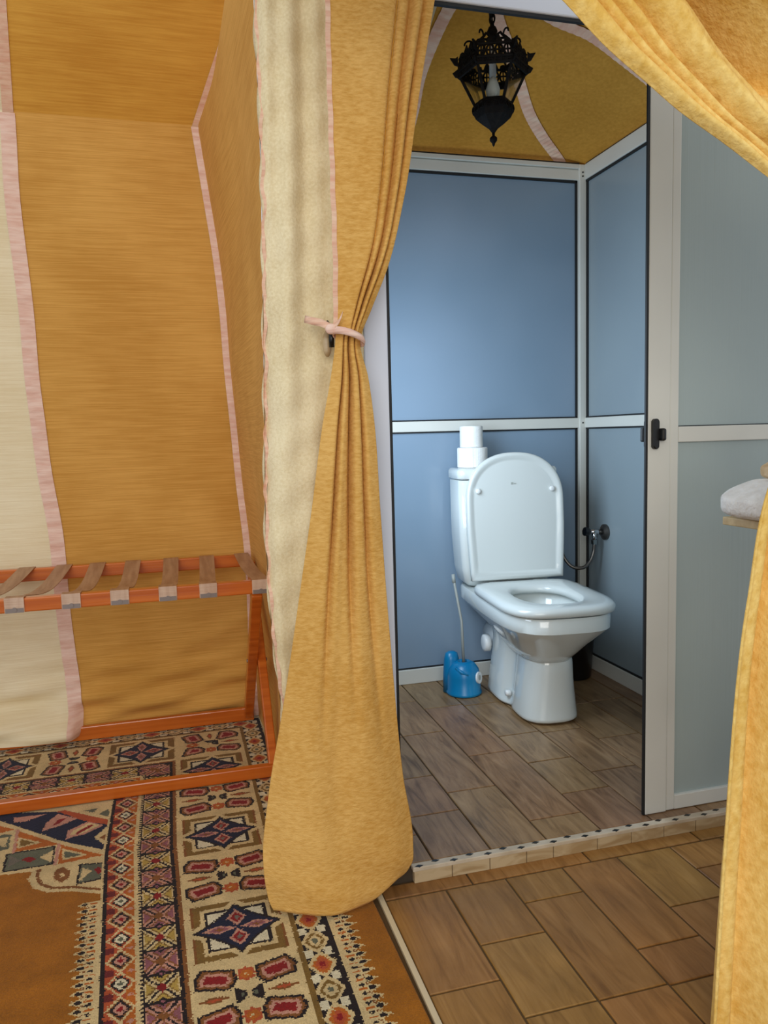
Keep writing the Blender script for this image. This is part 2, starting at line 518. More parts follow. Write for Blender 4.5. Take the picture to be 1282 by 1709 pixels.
YB, XR = 3.118, 1.796
wb = wall('wall_back', 'blue-grey panelled back wall of the bathroom behind the toilet')
XL = 0.455
Z_B0, Z_B1, Z_M0, Z_M1, Z_T0, Z_T1 = 0.04, 0.104, 1.128, 1.172, 2.196, 2.26
mesh_obj('panel', B(XL, 1.79, YB + 0.004, YB + 0.016, Z_B1 - 0.01, Z_M0 + 0.01), M['panel_back'], wb)
mesh_obj('panel', B(XL, 1.79, YB + 0.004, YB + 0.016, Z_M1 - 0.01, Z_T0 + 0.01), M['panel_back'], wb)
for z0, z1 in ((Z_B0, Z_B1), (Z_M0, Z_M1)):
    mesh_obj('rail', B(XL, 1.765, YB - 0.012, YB + 0.02, z0, z1), M['alu'], wb, bevel=0.003)
bm = bmesh.new(); box(bm, XL, 1.765, YB - 0.012, YB + 0.02, Z_T0, Z_T1 - 0.022); box(bm, XL, 1.775, YB - 0.02, YB + 0.02, Z_T1 - 0.018, Z_T1)
box(bm, XL, 1.765, YB - 0.006, YB + 0.02, Z_T1 - 0.024, Z_T1 - 0.016)
mesh_obj('top_rail', bm, M['alu'], wb, bevel=0.002)
mesh_obj('gasket', B(XL, 1.76, YB - 0.004, YB + 0.004, Z_T0 - 0.010, Z_T0), M['gasket'], wb)
mesh_obj('gasket', B(XL, 1.76, YB - 0.004, YB + 0.004, Z_M1, Z_M1 + 0.006), M['gasket'], wb)
mesh_obj('gasket', B(XL, 1.76, YB - 0.004, YB + 0.004, Z_M0 - 0.006, Z_M0), M['gasket'], wb)
mesh_obj('gasket', B(XL, 1.76, YB - 0.004, YB + 0.004, Z_B1, Z_B1 + 0.005), M['gasket'], wb)
mesh_obj('gasket', B(1.753, 1.761, YB - 0.004, YB + 0.004, Z_B1, Z_T0), M['gasket'], wb)
mesh_obj('corner_post', B(1.763, 1.796, YB - 0.022, YB + 0.02, Z_B0, Z_T1), M['alu'], wb, bevel=0.003)
mesh_obj('gasket', B(XL, 1.765, YB - 0.016, YB - 0.010, Z_T1, Z_T1 + 0.006), M['gasket'], wb)
bm = bmesh.new()
for z in (Z_M0 + 0.022, Z_T0 + 0.014, Z_T0 + 0.03):
    tube(bm, [(1.778, YB - 0.020, z), (1.778, YB - 0.0235, z)], 0.004, 8)
mesh_obj('screw', bm, M['gasket'], wb)

wr = wall('wall_right', 'grey panelled right wall of the bathroom carrying the water valve')
Y0r = 1.84
mesh_obj('panel', B(XR + 0.004, XR + 0.016, Y0r, YB, Z_B1 - 0.01, Z_M0 + 0.01), M['panel_side'], wr)
mesh_obj('panel', B(XR + 0.004, XR + 0.016, Y0r, YB, Z_M1 - 0.01, Z_T0 + 0.01), M['panel_side'], wr)
for z0, z1 in ((Z_B0, Z_B1), (Z_M0, Z_M1), (Z_T0, Z_T1)):
    mesh_obj('rail', B(XR - 0.010, XR + 0.02, Y0r, YB - 0.022, z0, z1), M['alu'], wr, bevel=0.003)
for z0, z1 in ((Z_T0 - 0.009, Z_T0), (Z_M1, Z_M1 + 0.006), (Z_M0 - 0.006, Z_M0), (Z_B1, Z_B1 + 0.006), (Z_T1, Z_T1 + 0.006)):
    mesh_obj('gasket', B(XR - 0.004, XR + 0.004, Y0r, YB - 0.022, z0, z1), M['gasket'], wr)
mesh_obj('gasket', B(XR - 0.003, XR + 0.004, YB - 0.034, YB - 0.024, Z_B1, Z_T0), M['gasket'], wr)

wl = wall('wall_left', 'panelled left wall of the bathroom, hidden behind the curtain')
mesh_obj('panel', B(0.455, 0.467, 1.86, YB, 0.04, 2.26), M['panel_side'], wl)

# ---------------------------------------------------------------- front partition, header, jamb, door leaf
YD = 1.796
wf = wall('wall_front', 'white aluminium frame around the bathroom doorway')
mesh_obj('jamb', B(0.452, 0.512, YD, YD + 0.05, 0.0, 2.21), M['alu_cool_lit'], wf, bevel=0.004)
mesh_obj('gasket', B(0.512, 0.519, YD + 0.004, YD + 0.045, 0.04, 2.12), M['gasket'], wf)
mesh_obj('header', B(0.452, 2.3, YD - 0.006, YD + 0.010, 2.123, 2.215), M['alu_cool_lit'], wf, bevel=0.004)
mesh_obj('gasket', B(0.519, 1.2185, YD - 0.002, YD + 0.008, 2.115, 2.123), M['gasket'], wf)

door = bpy.data.objects.new('door_1', None); COL.objects.link(door)
tag(door, 'white framed sliding bathroom door leaf with frosted panels, slid open', 'door', kind='structure')
mesh_obj('stile', B(1.225, 1.293, YD, YD + 0.009, 0.0415, 2.12), M['alu'], door, bevel=0.003)
mesh_obj('stile', B(1.2945, 1.322, YD + 0.004, YD + 0.030, 0.0415, 2.12), M['alu'], door, bevel=0.003)
mesh_obj('gasket', B(1.219, 1.2255, YD + 0.002, YD + 0.009, 0.0415, 2.12), M['gasket'], door)
mesh_obj('rail', B(1.322, 2.27, YD + 0.004, YD + 0.035, 1.079, 1.121), M['alu'], door, bevel=0.002)
mesh_obj('rail', B(1.322, 2.27, YD + 0.004, YD + 0.035, 0.0415, 0.083), M['alu'], door, bevel=0.002)
mesh_obj('panel', B(1.318, 2.27, YD + 0.014, YD + 0.026, 1.115, 2.12), M['panel_leaf'], door)
mesh_obj('panel', B(1.318, 2.27, YD + 0.014, YD + 0.026, 0.078, 1.085), M['panel_leaf'], door)
mesh_obj('gasket', B(1.322, 2.27, YD + 0.010, YD + 0.015, 1.121, 1.1235), M['gasket'], door)
mesh_obj('stile', B(2.27, 2.31, YD, YD + 0.035, 0.0415, 2.12), M['alu'], door, bevel=0.003)
# handles: rounded black plate with a shorter turn piece
bm = bmesh.new()
pl = []
for k in range(24):
    a = 2 * PI * k / 24
    r = 0.0095
    pl.append((1.2435 + r * math.cos(a), 1.103 + r * math.sin(a) + (0.031 if math.sin(a) >= 0 else -0.031)))
loft(bm, [[(x, YD + 0.001, z) for x, z in pl], [(x, YD - 0.010, z) for x, z in pl], [(1.2435 + (x - 1.2435) * 0.75, YD - 0.013, 1.103 + (z - 1.103) * 0.95) for x, z in pl]], cap1=True)
hd = mesh_obj('door_handle', bm, M['black'], door, smooth=False)
bm = bmesh.new(); box(bm, 1.250, 1.2655, YD - 0.026, YD - 0.004, 1.084, 1.118)
mesh_obj('turn_piece', bm, M['black'], hd, bevel=0.006)
bm = bmesh.new(); box(bm, 1.222, 1.236, YD + 0.010, YD + 0.018, 1.067, 1.139); box(bm, 1.222, 1.240, YD + 0.018, YD + 0.034, 1.082, 1.121)
mesh_obj('door_handle', bm, M['black'], door, bevel=0.005)

# ---------------------------------------------------------------- canopy over the bathroom
AX, AY = 1.05, 2.40


def canopy_z(x, y):
    d = (abs(x - AX) ** 8 + abs(y - AY) ** 8) ** 0.125
    return 2.625 - 0.455 * d + 0.004 * math.sin(14 * x + 3 * y)


def canopy_fn(u, v):
    x = 0.46 + 1.70 * u; y = 1.87 + 1.55 * v
    return (x, y, canopy_z(x, y))


can = grid('ceiling', canopy_fn, 60, 50, M['dome'], thick=0.004)
tag(can, 'mustard cloth canopy over the bathroom', 'ceiling', kind='structure')


def ribbon_xy(name, path, width, parent, mat, zf, drop=0.006, n=40, wav=0.0):
    """a tape sewn under the canopy, following a path in plan"""
    path = [Vector(p) for p in path]
    seg = [0.0]
    for a, b in zip(path[:-1], path[1:]): seg.append(seg[-1] + (b - a).length)
    T = seg[-1]
    tab = cubic_tab([(s, p.x, p.y) for s, p in zip(seg, path)])
    verts, faces = [], []
    for i in range(n + 1):
        s = T * i / n
        p = Vector(tab(s)); q = Vector(tab(min(s + 0.01, T))) - Vector(tab(max(s - 0.01, 0)))
        q.normalize(); nn = Vector((-q.y, q.x))
        for k in (-1, 0, 1):
            pp = p + nn * k * width / 2
            verts.append((pp.x, pp.y, zf(pp.x, pp.y) - drop - (0.002 if i % 2 else 0)))
    for i in range(n):
        for k in range(2):
            faces.append((i * 3 + k, i * 3 + k + 1, i * 3 + k + 4, i * 3 + k + 3))
    me = bpy.data.meshes.new(name); me.from_pydata(verts, [], faces); me.materials.append(mat)
    o = bpy.data.objects.new(name, me); COL.objects.link(o); o.parent = parent
    return o


ribbon_xy('seam_ribbon', [(1.06, 2.42), (1.153, 2.578), (1.248, 2.689), (1.348, 2.812), (1.432, 2.913), (1.545, 3.017), (1.70, 3.14)], 0.042, can, M['pink'], canopy_z, n=90)
ribbon_xy('seam_ribbon', [(1.03, 2.42), (0.975, 2.59), (0.958, 2.711), (0.953, 2.832), (0.968, 2.95), (0.98, 3.15)], 0.045, can, M['pink'], canopy_z, n=60)
ribbon_xy('seam_ribbon', [(1.08, 2.43), (1.328, 2.492), (1.44, 2.459), (1.568, 2.461), (1.80, 2.50)], 0.048, can, M['pink'], canopy_z, n=60)


def cream_gore(u, v):
    y = 2.42 + 0.75 * v
    x = 0.55 + ((0.955 if v > 0.2 else 1.02 - 0.065 * v / 0.2) - 0.02 - 0.55) * u
    return (x, y, canopy_z(x, y) - 0.004)


grid('cream_panel', cream_gore, 10, 20, M['dome_cream'], can)

# ---------------------------------------------------------------- tent room: back wall with sewn strips, side wall, roof
YW = 3.047
corner_tab = cubic_tab([(-0.02, 0.285), (0.24, 0.284), (0.689, 0.283), (0.962, 0.262), (1.148, 0.252), (1.42, 0.236), (1.60, 0.230), (1.823, 0.213), (2.018, 0.190), (2.277, 0.158)])
left_tab = cubic_tab([(-0.02, -0.385), (0.075, -0.388), (0.311, -0.398), (0.767, -0.415), (0.99, -0.437), (1.208, -0.445), (1.38, -0.458), (1.633, -0.467), (1.841, -0.472), (2.044, -0.480), (2.277, -0.482)])


def wave_back(x, z):
    """depth of the hanging cloth: soft ripples, drag folds near the hem"""
    w = 0.006 * math.sin(5.1 * x + 1.3 * z) + 0.004 * math.sin(11 * x - 3 * z)
    h = ss(0.42, 0.05, z)
    w += h * (0.014 * math.sin(46 * z + 9 * x) + 0.010 * math.sin(70 * z - 14 * x + 1.2) - 0.012)
    d = math.exp(-((z - 0.30 - 0.35 * (x + 0.05)) / 0.035) ** 2) * ss(-0.15, 0.2, x)
    w -= 0.012 * d
    w -= 0.082 * ss(0.16, 0.05, z) * ss(-0.36, -0.42, x)
    return w


def back_pt(x, z, off=0.0):
    return (x, YW + wave_back(x, z) * ss(2.277, 2.1, z) - off, z)


def roof_pt(x, z, off=0.0):
    return (x, YW - 0.8 * (z - 2.277) - off, z)


def sheet(name, xl, xr, z0, z1, pt, nu, nv, mat, parent=None, off=0.0):
    return grid(name, lambda u, v: pt(xl(z0 + (z1 - z0) * v) * (1 - u) + xr(z0 + (z1 - z0) * v) * u, z0 + (z1 - z0) * v, off), nu, nv, mat, parent)


cl = lambda z: float(left_tab(z)[0])
cc = lambda z: float(corner_tab(z)[0])
hem = 0.012
wback = bpy.data.objects.new('wall_back', None); COL.objects.link(wback)
tag(wback, 'tent wall of hanging cloth strips behind the luggage rack', 'tent wall', kind='structure')
sheet('cloth_panel', cl, cc, hem, 2.277, back_pt, 70, 190, M['tent'], wback)
cp = sheet('cloth_panel', lambda z: -1.35, cl, 0.030, 2.277, back_pt, 60, 190, M['cream'], wback)
tag(cp, 'cream cloth strip')
sheet('cloth_panel', lambda z: -2.3, lambda z: -1.35, hem, 2.277, back_pt, 40, 60, M['tent'], wback)


def seam(name, xf, width, z0, z1, pt, mat, parent, off=0.004, n=80, pucker=0.0015):
    def fn(u, v):
        z = z0 + (z1 - z0) * v
        x, y, zz = pt(xf(z) + (u - 0.5) * width, z, off)
        return (x, y - pucker * math.sin(v * n * 2.2) * (1 if 0.1 < u < 0.9 else 0.3), zz)
    return grid(name, fn, 4, n * 3, mat, parent)


s_ = seam('seam_ribbon', lambda z: cl(z) - 0.012 + 0.004 * math.sin(9 * z), 0.050, 0.030, 2.270, back_pt, M['pink_pale'], wback)
seam('seam_ribbon', lambda z: cc(z) - 0.010, 0.034, hem, 2.270, back_pt, M['pink_pale'], wback)

# roof slope above the fold
roof_corner = lambda z: 0.158 + (z - 2.277) * 0.45
roof_left = lambda z: -0.482 + (z - 2.277) * 0.13
rf = bpy.data.objects.new('ceiling', None); COL.objects.link(rf)
tag(rf, 'sloping mustard tent roof above the luggage rack', 'tent roof', kind='structure')
sheet('cloth_panel', roof_left, roof_corner, 2.272, 3.3, roof_pt, 20, 20, M['tent_roof'], rf)
sheet('cloth_panel', lambda z: -1.35, roof_left, 2.272, 3.3, roof_pt, 20, 20, M['cream'], rf)
sheet('cloth_panel', lambda z: -2.3, lambda z: -1.35, 2.272, 3.3, roof_pt, 20, 20, M['tent_roof'], rf)
seam('seam_ribbon', lambda z: roof_left(z) - 0.005, 0.036, 2.272, 3.3, roof_pt, M['pink'], rf, n=30, pucker=0.0003)
seam('seam_ribbon', lambda z: roof_corner(z) - 0.004, 0.034, 2.272, 3.3, roof_pt, M['pink'], rf, n=30, pucker=0.0003)

# side wall: from the corner seam forward to the cream strip beside the doorway
edge_tab = cubic_tab([(-0.02, 0.235), (0.3, 0.225), (0.482, 0.221), (0.65, 0.208), (0.886, 0.202), (1.15, 0.210), (1.43, 0.218), (1.8, 0.226), (2.068, 0.225), (2.6, 0.24), (3.3, 0.26)])
ce = lambda z: float(edge_tab(z)[0])
YC = 1.775


def side_fn(u, v):
    z = hem + (3.0 - hem) * v
    if z < 2.277: a = Vector((cc(z) - 0.002, YW + wave_back(cc(z), z) * ss(2.277, 2.1, z)))
    else: a = Vector((roof_corner(z), YW - 0.8 * (z - 2.277)))
    b = Vector((ce(z), YC + 0.02))
    p = a.lerp(b, u)
    bulge = math.sin(PI * u)
    p.x += 0.050 * bulge * ss(1.35, 0.75, z) * ss(-0.4, 0.4, z)
    p.x += bulge * (0.012 * math.sin(3.0 * z + 4 * u) + 0.006 * math.sin(9 * z - 5 * u))
    return (p.x, p.y, z)


ws = grid('wall_right', side_fn, 50, 120, M['tent'])
tag(ws, 'mustard cloth side wall of the tent between the corner seam and the doorway', 'tent wall', kind='structure')


def cream_fn(u, v):
    z = hem + (2.75 - hem) * v
    x = ce(z) + (0.448 - ce(z)) * u
    # long soft vertical ripples, gathered towards the tie-back
    g = math.exp(-((z - 1.36) / 0.45) ** 2)
    y = YC + 0.010 * math.sin(9 * u * (1 + 0.25 * g) + 1.4 * z) + 0.006 * math.sin(21 * u - 5 * (z - 1.36) * (1 - u)) + 0.003 * math.sin(33 * z + 12 * u) * (1 - u) + 0.0025 * math.sin(57 * z - 9 * u)
    if u < 0.08: y += 0.02 * (1 - u / 0.08)
    return (x + (0.003 * math.sin(40 * z) if u == 0 else 0), y, z)


wc = grid('wall_front', cream_fn, 60, 260, M['cream_rough'], thick=0.003)
tag(wc, 'crinkled cream cloth strip of the tent wall beside the mustard curtain', 'tent wall', kind='structure')


def piping_fn(off_u, width, amp):
    def fn(u, v):
        z = hem + (2.75 - hem) * v
        x, y, z = cream_fn(off_u, v)
        return (x + (u - 0.5) * width + amp * math.sin(55 * z) + amp * 0.6 * math.sin(93 * z), y - 0.006 - 0.003 * math.sin(70 * z), z)
    return fn


grid('seam_ribbon', piping_fn(0.02, 0.008, 0.0022), 2, 300, M['pink'], wc)


# ================================================================== RUG (woven knots coloured one by one)
PAL = {
    'field': lin(156, 96, 20), 'cream': lin(206, 182, 132), 'navy': lin(26, 30, 54), 'ink': lin(34, 24, 24), 'red': lin(132, 24, 26),
    'rust': lin(172, 78, 42), 'olive': lin(122, 92, 40), 'brown': lin(126, 78, 36), 'pink': lin(188, 136, 116), 'sage': lin(96, 98, 80),
    'maroon': lin(104, 34, 34), 'orange': lin(178, 96, 30), 'white': lin(214, 204, 172), 'yellow': lin(176, 146, 70), 'mauve': lin(138, 84, 92),
    'grey': lin(112, 104, 92)}
keys = list(PAL)
IDX = {k: i for i, k in enumerate(keys)}
U0, U1, V0, V1, RES = -1.28, 0.415, 0.95, 3.03, 0.003
NU, NV = int((U1 - U0) / RES), int((V1 - V0) / RES)
IMG = np.full((NV, NU), IDX['field'], np.uint8)
ug = U0 + (np.arange(NU) + 0.5) * RES
vg = V0 + (np.arange(NV) + 0.5) * RES
UU, VV = np.meshgrid(ug, vg)


def inside(pts, X, Y):
    r = np.zeros(X.shape, bool)
    n = len(pts)
    for i in range(n):
        x1, y1 = pts[i]; x2, y2 = pts[(i + 1) % n]
        if y1 == y2: continue
        c = ((y1 > Y) != (y2 > Y)) & (X < (x2 - x1) * (Y - y1) / (y2 - y1) + x1)
        r ^= c
    return r


def poly(img, X, Y, pts, col):
    img[inside(pts, X, Y)] = IDX[col]


def stroke(img, X, Y, pts, w, col):
    for (x1, y1), (x2, y2) in zip(pts[:-1], pts[1:]):
        dx, dy = x2 - x1, y2 - y1
        t = np.clip(((X - x1) * dx + (Y - y1) * dy) / (dx * dx + dy * dy), 0, 1)
        img[np.hypot(X - x1 - t * dx, Y - y1 - t * dy) < w / 2] = IDX[col]


def cellgrid(w, h, n=1.0):
    r = 0.002
    a = (np.arange(int(w / r)) + 0.5) * r - w / 2
    b = (np.arange(int(h / r)) + 0.5) * r - h / 2
    A, Bq = np.meshgrid(a, b)
    return A, Bq


CW, CH = 0.222, 0.2235


def star_cell():
    A, Bq = cellgrid(CW, CH); im = np.full(A.shape, IDX['cream'], np.uint8)
    x, y = np.abs(A), np.abs(Bq)
    im[(x < 0.101) & (y < 0.104)] = IDX['olive']
    im[(x < 0.101) & (y < 0.104) & ((x > 0.095))] = IDX['brown']
    d = (x / 0.112) ** 0.86 + (y / 0.104) ** 0.86
    im[(x < 0.080) & (y < 0.084)] = IDX['cream']
    im[d < 1.09] = IDX['cream']
    im[(x < 0.071) & (y < 0.073)] = IDX['ink']
    im[(x < 0.063) & (y < 0.065)] = IDX['white']
    im[((x / 0.100) ** 0.86 + (y / 0.094) ** 0.86) < 1.0] = IDX['ink']
    im[((x / 0.094) ** 0.86 + (y / 0.088) ** 0.86) < 0.97] = IDX['navy']
    for cx_, cy_, w, h in ((0, 0.036, 0.023, 0.030), (0, -0.036, 0.023, 0.030), (0.042, 0, 0.038, 0.015), (-0.042, 0, 0.038, 0.015)):
        q = np.abs(A - cx_) / w + np.abs(Bq - cy_) / h
        im[q < 1] = IDX['pink']
        im[q < 0.68] = IDX['red'] if cx_ == 0 else IDX['mauve']
        im[q < 0.32] = IDX['grey'] if cx_ == 0 else IDX['brown']
    return im


def bow_cell():
    A, Bq = cellgrid(CW, CH); im = np.full(A.shape, IDX['cream'], np.uint8)
    for sx in (-1, 1):
        for sy in (-1, 1):
            cx_, cy_ = 0.063 * sx, 0.058 * sy
            ang = -0.24 if sx * sy > 0 else 0.24
            ca, sa = math.cos(ang), math.sin(ang)
            a = (A - cx_) * ca + (Bq - cy_) * -sa
            b = (A - cx_) * sa + (Bq - cy_) * ca
            def hexa(w, h):
                return (np.abs(b) < h) & (np.abs(a) + 0.34 * np.abs(b) < w)
            im[hexa(0.046, 0.031)] = IDX['ink']
            im[hexa(0.039, 0.025)] = IDX['brown']
            im[hexa(0.0325, 0.0185)] = IDX['pink']
            im[(np.abs(a) < 0.023) & (np.abs(b) < 0.0115)] = IDX['red']
    for sy in (-1, 1):
        r = np.hypot(A, Bq - 0.060 * sy)
        th = np.arctan2(Bq - 0.060 * sy, A)
        im[r < 0.0195 + 0.002 * np.cos(8 * th)] = IDX['rust']
        im[r < 0.013] = IDX['orange']; im[r < 0.004] = IDX['cream']
    for sx in (-1, 1):
        q = np.abs(A - 0.070 * sx) / 0.034 + np.abs(Bq) / 0.011
        im[q < 1] = IDX['brown']; im[q < 0.5] = IDX['rust']
    x, y = np.abs(A), np.abs(Bq)
    im[(x < 0.030) & (y < 0.020) & (x > 0.006) & (y < 0.004 + x * 0.8)] = IDX['ink']
    im[(x < 0.018) & (x > 0.010) & (y < 0.006)] = IDX['sage']
    return im


def hour_cell(kind):
    w, h = 0.070, 0.0835
    A, Bq = cellgrid(w, h); im = np.full(A.shape, IDX['pink'] if kind else IDX['cream'], np.uint8)
    x, y = np.abs(A), np.abs(Bq)
    W, Hh = w / 2, h / 2
    inner = 'mauve' if kind else 'yellow'
    # four triangles nested
    lr = (x / W) > (y / Hh)
    m1 = np.where(lr, x / W, y / Hh)
    m2 = np.where(lr, y / Hh, x / W)
    im[(m1 - m2) < 0.10] = IDX['ink']
    band = (m1 - m2)
    im[(band > 0.30) & (band < 0.44)] = IDX['brown' if kind else 'olive']
    im[(band > 0.44) & (m1 < 0.86)] = IDX[inner]
    im[(x / 0.013 + y / 0.014) < 1] = IDX['brown' if kind else 'red']
    im[(y > Hh - 0.005)] = IDX['ink']
    im[(x / 0.014 + (Hh - y) / 0.014) < 1] = IDX['ink']
    im[(x / 0.007 + (Hh - y) / 0.006) < 1] = IDX['mauve']
    return im


def diamond_cell(kind):
    w, h = 0.060, 0.0755
    A, Bq = cellgrid(w, h); im = np.full(A.shape, IDX['rust'], np.uint8)
    im[A > 0.012] = IDX['orange']
    im[(A < -0.012) & (np.abs(np.abs(Bq) - h / 2) < 0.012)] = IDX['maroon']
    im[np.hypot(A - 0.020, np.abs(Bq) - h / 2) < 0.006] = IDX['pink']
    d = np.abs(A) / 0.031 + np.abs(Bq) / 0.040
    im[d < 1.0] = IDX['cream']
    im[d < 0.80] = IDX['rust'] if kind else IDX['brown']
    im[d < 0.68] = IDX['ink']
    im[d < 0.48] = IDX['white'] if kind else IDX['pink']
    im[d < 0.22] = IDX['sage'] if kind else IDX['red']
    return im


def chain_cell(kind):
    w, h = 0.074, 0.079
    A, Bq = cellgrid(w, h); im = np.full(A.shape, IDX['ink'], np.uint8)
    d = (np.abs(A + 0.006) / 0.030) ** 1.3 + (np.abs(Bq) / 0.040) ** 1.3
    for sx in (-1, 1):
        q = (np.abs(A + 0.006 - 0.021 * sx) < (np.abs(np.abs(Bq) - h / 2) < 0.013) * 0.008)
        im[q & ((h / 2 - np.abs(Bq)) < 0.013)] = IDX['white']
    im[d < 1.0] = IDX['cream']
    im[d < 0.66] = IDX['orange'] if kind else IDX['olive']
    im[d < 0.42] = IDX['rust'] if kind else IDX['cream']
    im[d < 0.16] = IDX['red'] if kind else IDX['sage']
    return im


def saw(X, per, Y):
    """X: 0 at the straight edge, growing to the teeth; returns colour index or -1"""
    out = np.full(X.shape, 255, np.uint8)
    ph = (Y / per) % 1.0 - 0.5
    e = np.abs(ph) * 2
    reach = 0.052 - 0.024 * e
    out[(X >= 0) & (X < reach)] = IDX['cream']
    out[(X > 0.022) & (X < reach - 0.003) & (e > 0.72)] = IDX['brown']
    out[((X - 0.034) / 0.0085) ** 2 + (ph / 0.20) ** 2 < 1] = IDX['ink']
    ph2 = ((Y + per / 2) / per) % 1.0 - 0.5
    out[((X - 0.014) / 0.006) ** 2 + (ph2 / 0.16) ** 2 < 1] = IDX['ink']
    out[(X > 0.004) & (X < 0.024) & (np.abs(ph2) > 0.40)] = IDX['orange']
    return out


def sample(cell, w, h, A, Bq):
    ny, nx = cell.shape
    i = np.clip(((A + w / 2) / w * nx).astype(int), 0, nx - 1)
    j = np.clip(((Bq + h / 2) / h * ny).astype(int), 0, ny - 1)
    return cell[j, i]


STAR, BOW = star_cell(), bow_cell()
HC = [hour_cell(0), hour_cell(1)]; DC = [diamond_cell(0), diamond_cell(1)]; CC = [chain_cell(0), chain_cell(1)]


def border(img, X, Y, mask, y0):
    """paint all border bands across X (rug u) with cells running along Y from y0 downwards"""
    def put(m, val):
        img[m & mask] = val if np.isscalar(val) else val[m & mask]
    def band(a, b, col): put((X >= a) & (X < b), IDX[col])
    # inner teeth pointing into the field
    sw = saw(-0.201 - X, 0.0265, Y); put((X < -0.201) & (sw != 255), sw)
    band(-0.201, -0.193, 'cream'); band(-0.193, -0.1855, 'ink'); band(-0.1855, -0.184, 'rust')
    k = np.round((Y - 1.506) / 0.0755); A, Bq = X + 0.154, Y - 1.506 - k * 0.0755
    m = (X >= -0.184) & (X < -0.124)
    put(m, np.where(k % 2 == 0, sample(DC[0], .06, .0755, A, Bq), sample(DC[1], .06, .0755, A, Bq)))
    band(-0.124, -0.115, 'cream'); band(-0.115, -0.108, 'ink')
    put((X >= -0.115) & (X < -0.111) & ((Y / 0.012) % 1 < 0.5), IDX['cream'])
    k = np.round((Y - 1.545) / 0.0835); A, Bq = X + 0.073, Y - 1.545 - k * 0.0835
    put((X >= -0.108) & (X < -0.038), np.where(k % 2 == 0, sample(HC[0], .07, .0835, A, Bq), sample(HC[1], .07, .0835, A, Bq)))
    band(-0.038, -0.029, 'ink'); band(-0.029, -0.020, 'brown')
    k = np.round((y0 - Y) / CH); A, Bq = X - 0.095, Y - (y0 - k * CH)
    put((X >= -0.020) & (X < 0.210), IDX['cream'])
    put((X >= -0.014) & (X < 0.206), np.where(k % 2 == 0, sample(BOW, CW, CH, A, Bq), sample(STAR, CW, CH, A, Bq)))
    band(0.210, 0.222, 'olive')
    k = np.round((Y - 1.515) / 0.079); A, Bq = X - 0.259, Y - 1.515 - k * 0.079
    put((X >= 0.222) & (X < 0.296), np.where(k % 2 == 0, sample(CC[1], .074, .079, A, Bq), sample(CC[0], .074, .079, A, Bq)))
    band(0.296, 0.304, 'cream')
    sw = saw(X - 0.304 + 0.002, 0.0265, Y); put((X >= 0.304) & (sw != 255), sw)


VC = 2.815                                      # v of the corner cell centre
Uback = VV - VC + 0.095                         # across-coordinate for the back border
maskc = UU >= Uback
border(IMG, UU, VV, maskc & (UU > -0.26), VC)
border(IMG, Uback, UU - 0.095 + VC, ~maskc & (Uback > -0.26), VC)
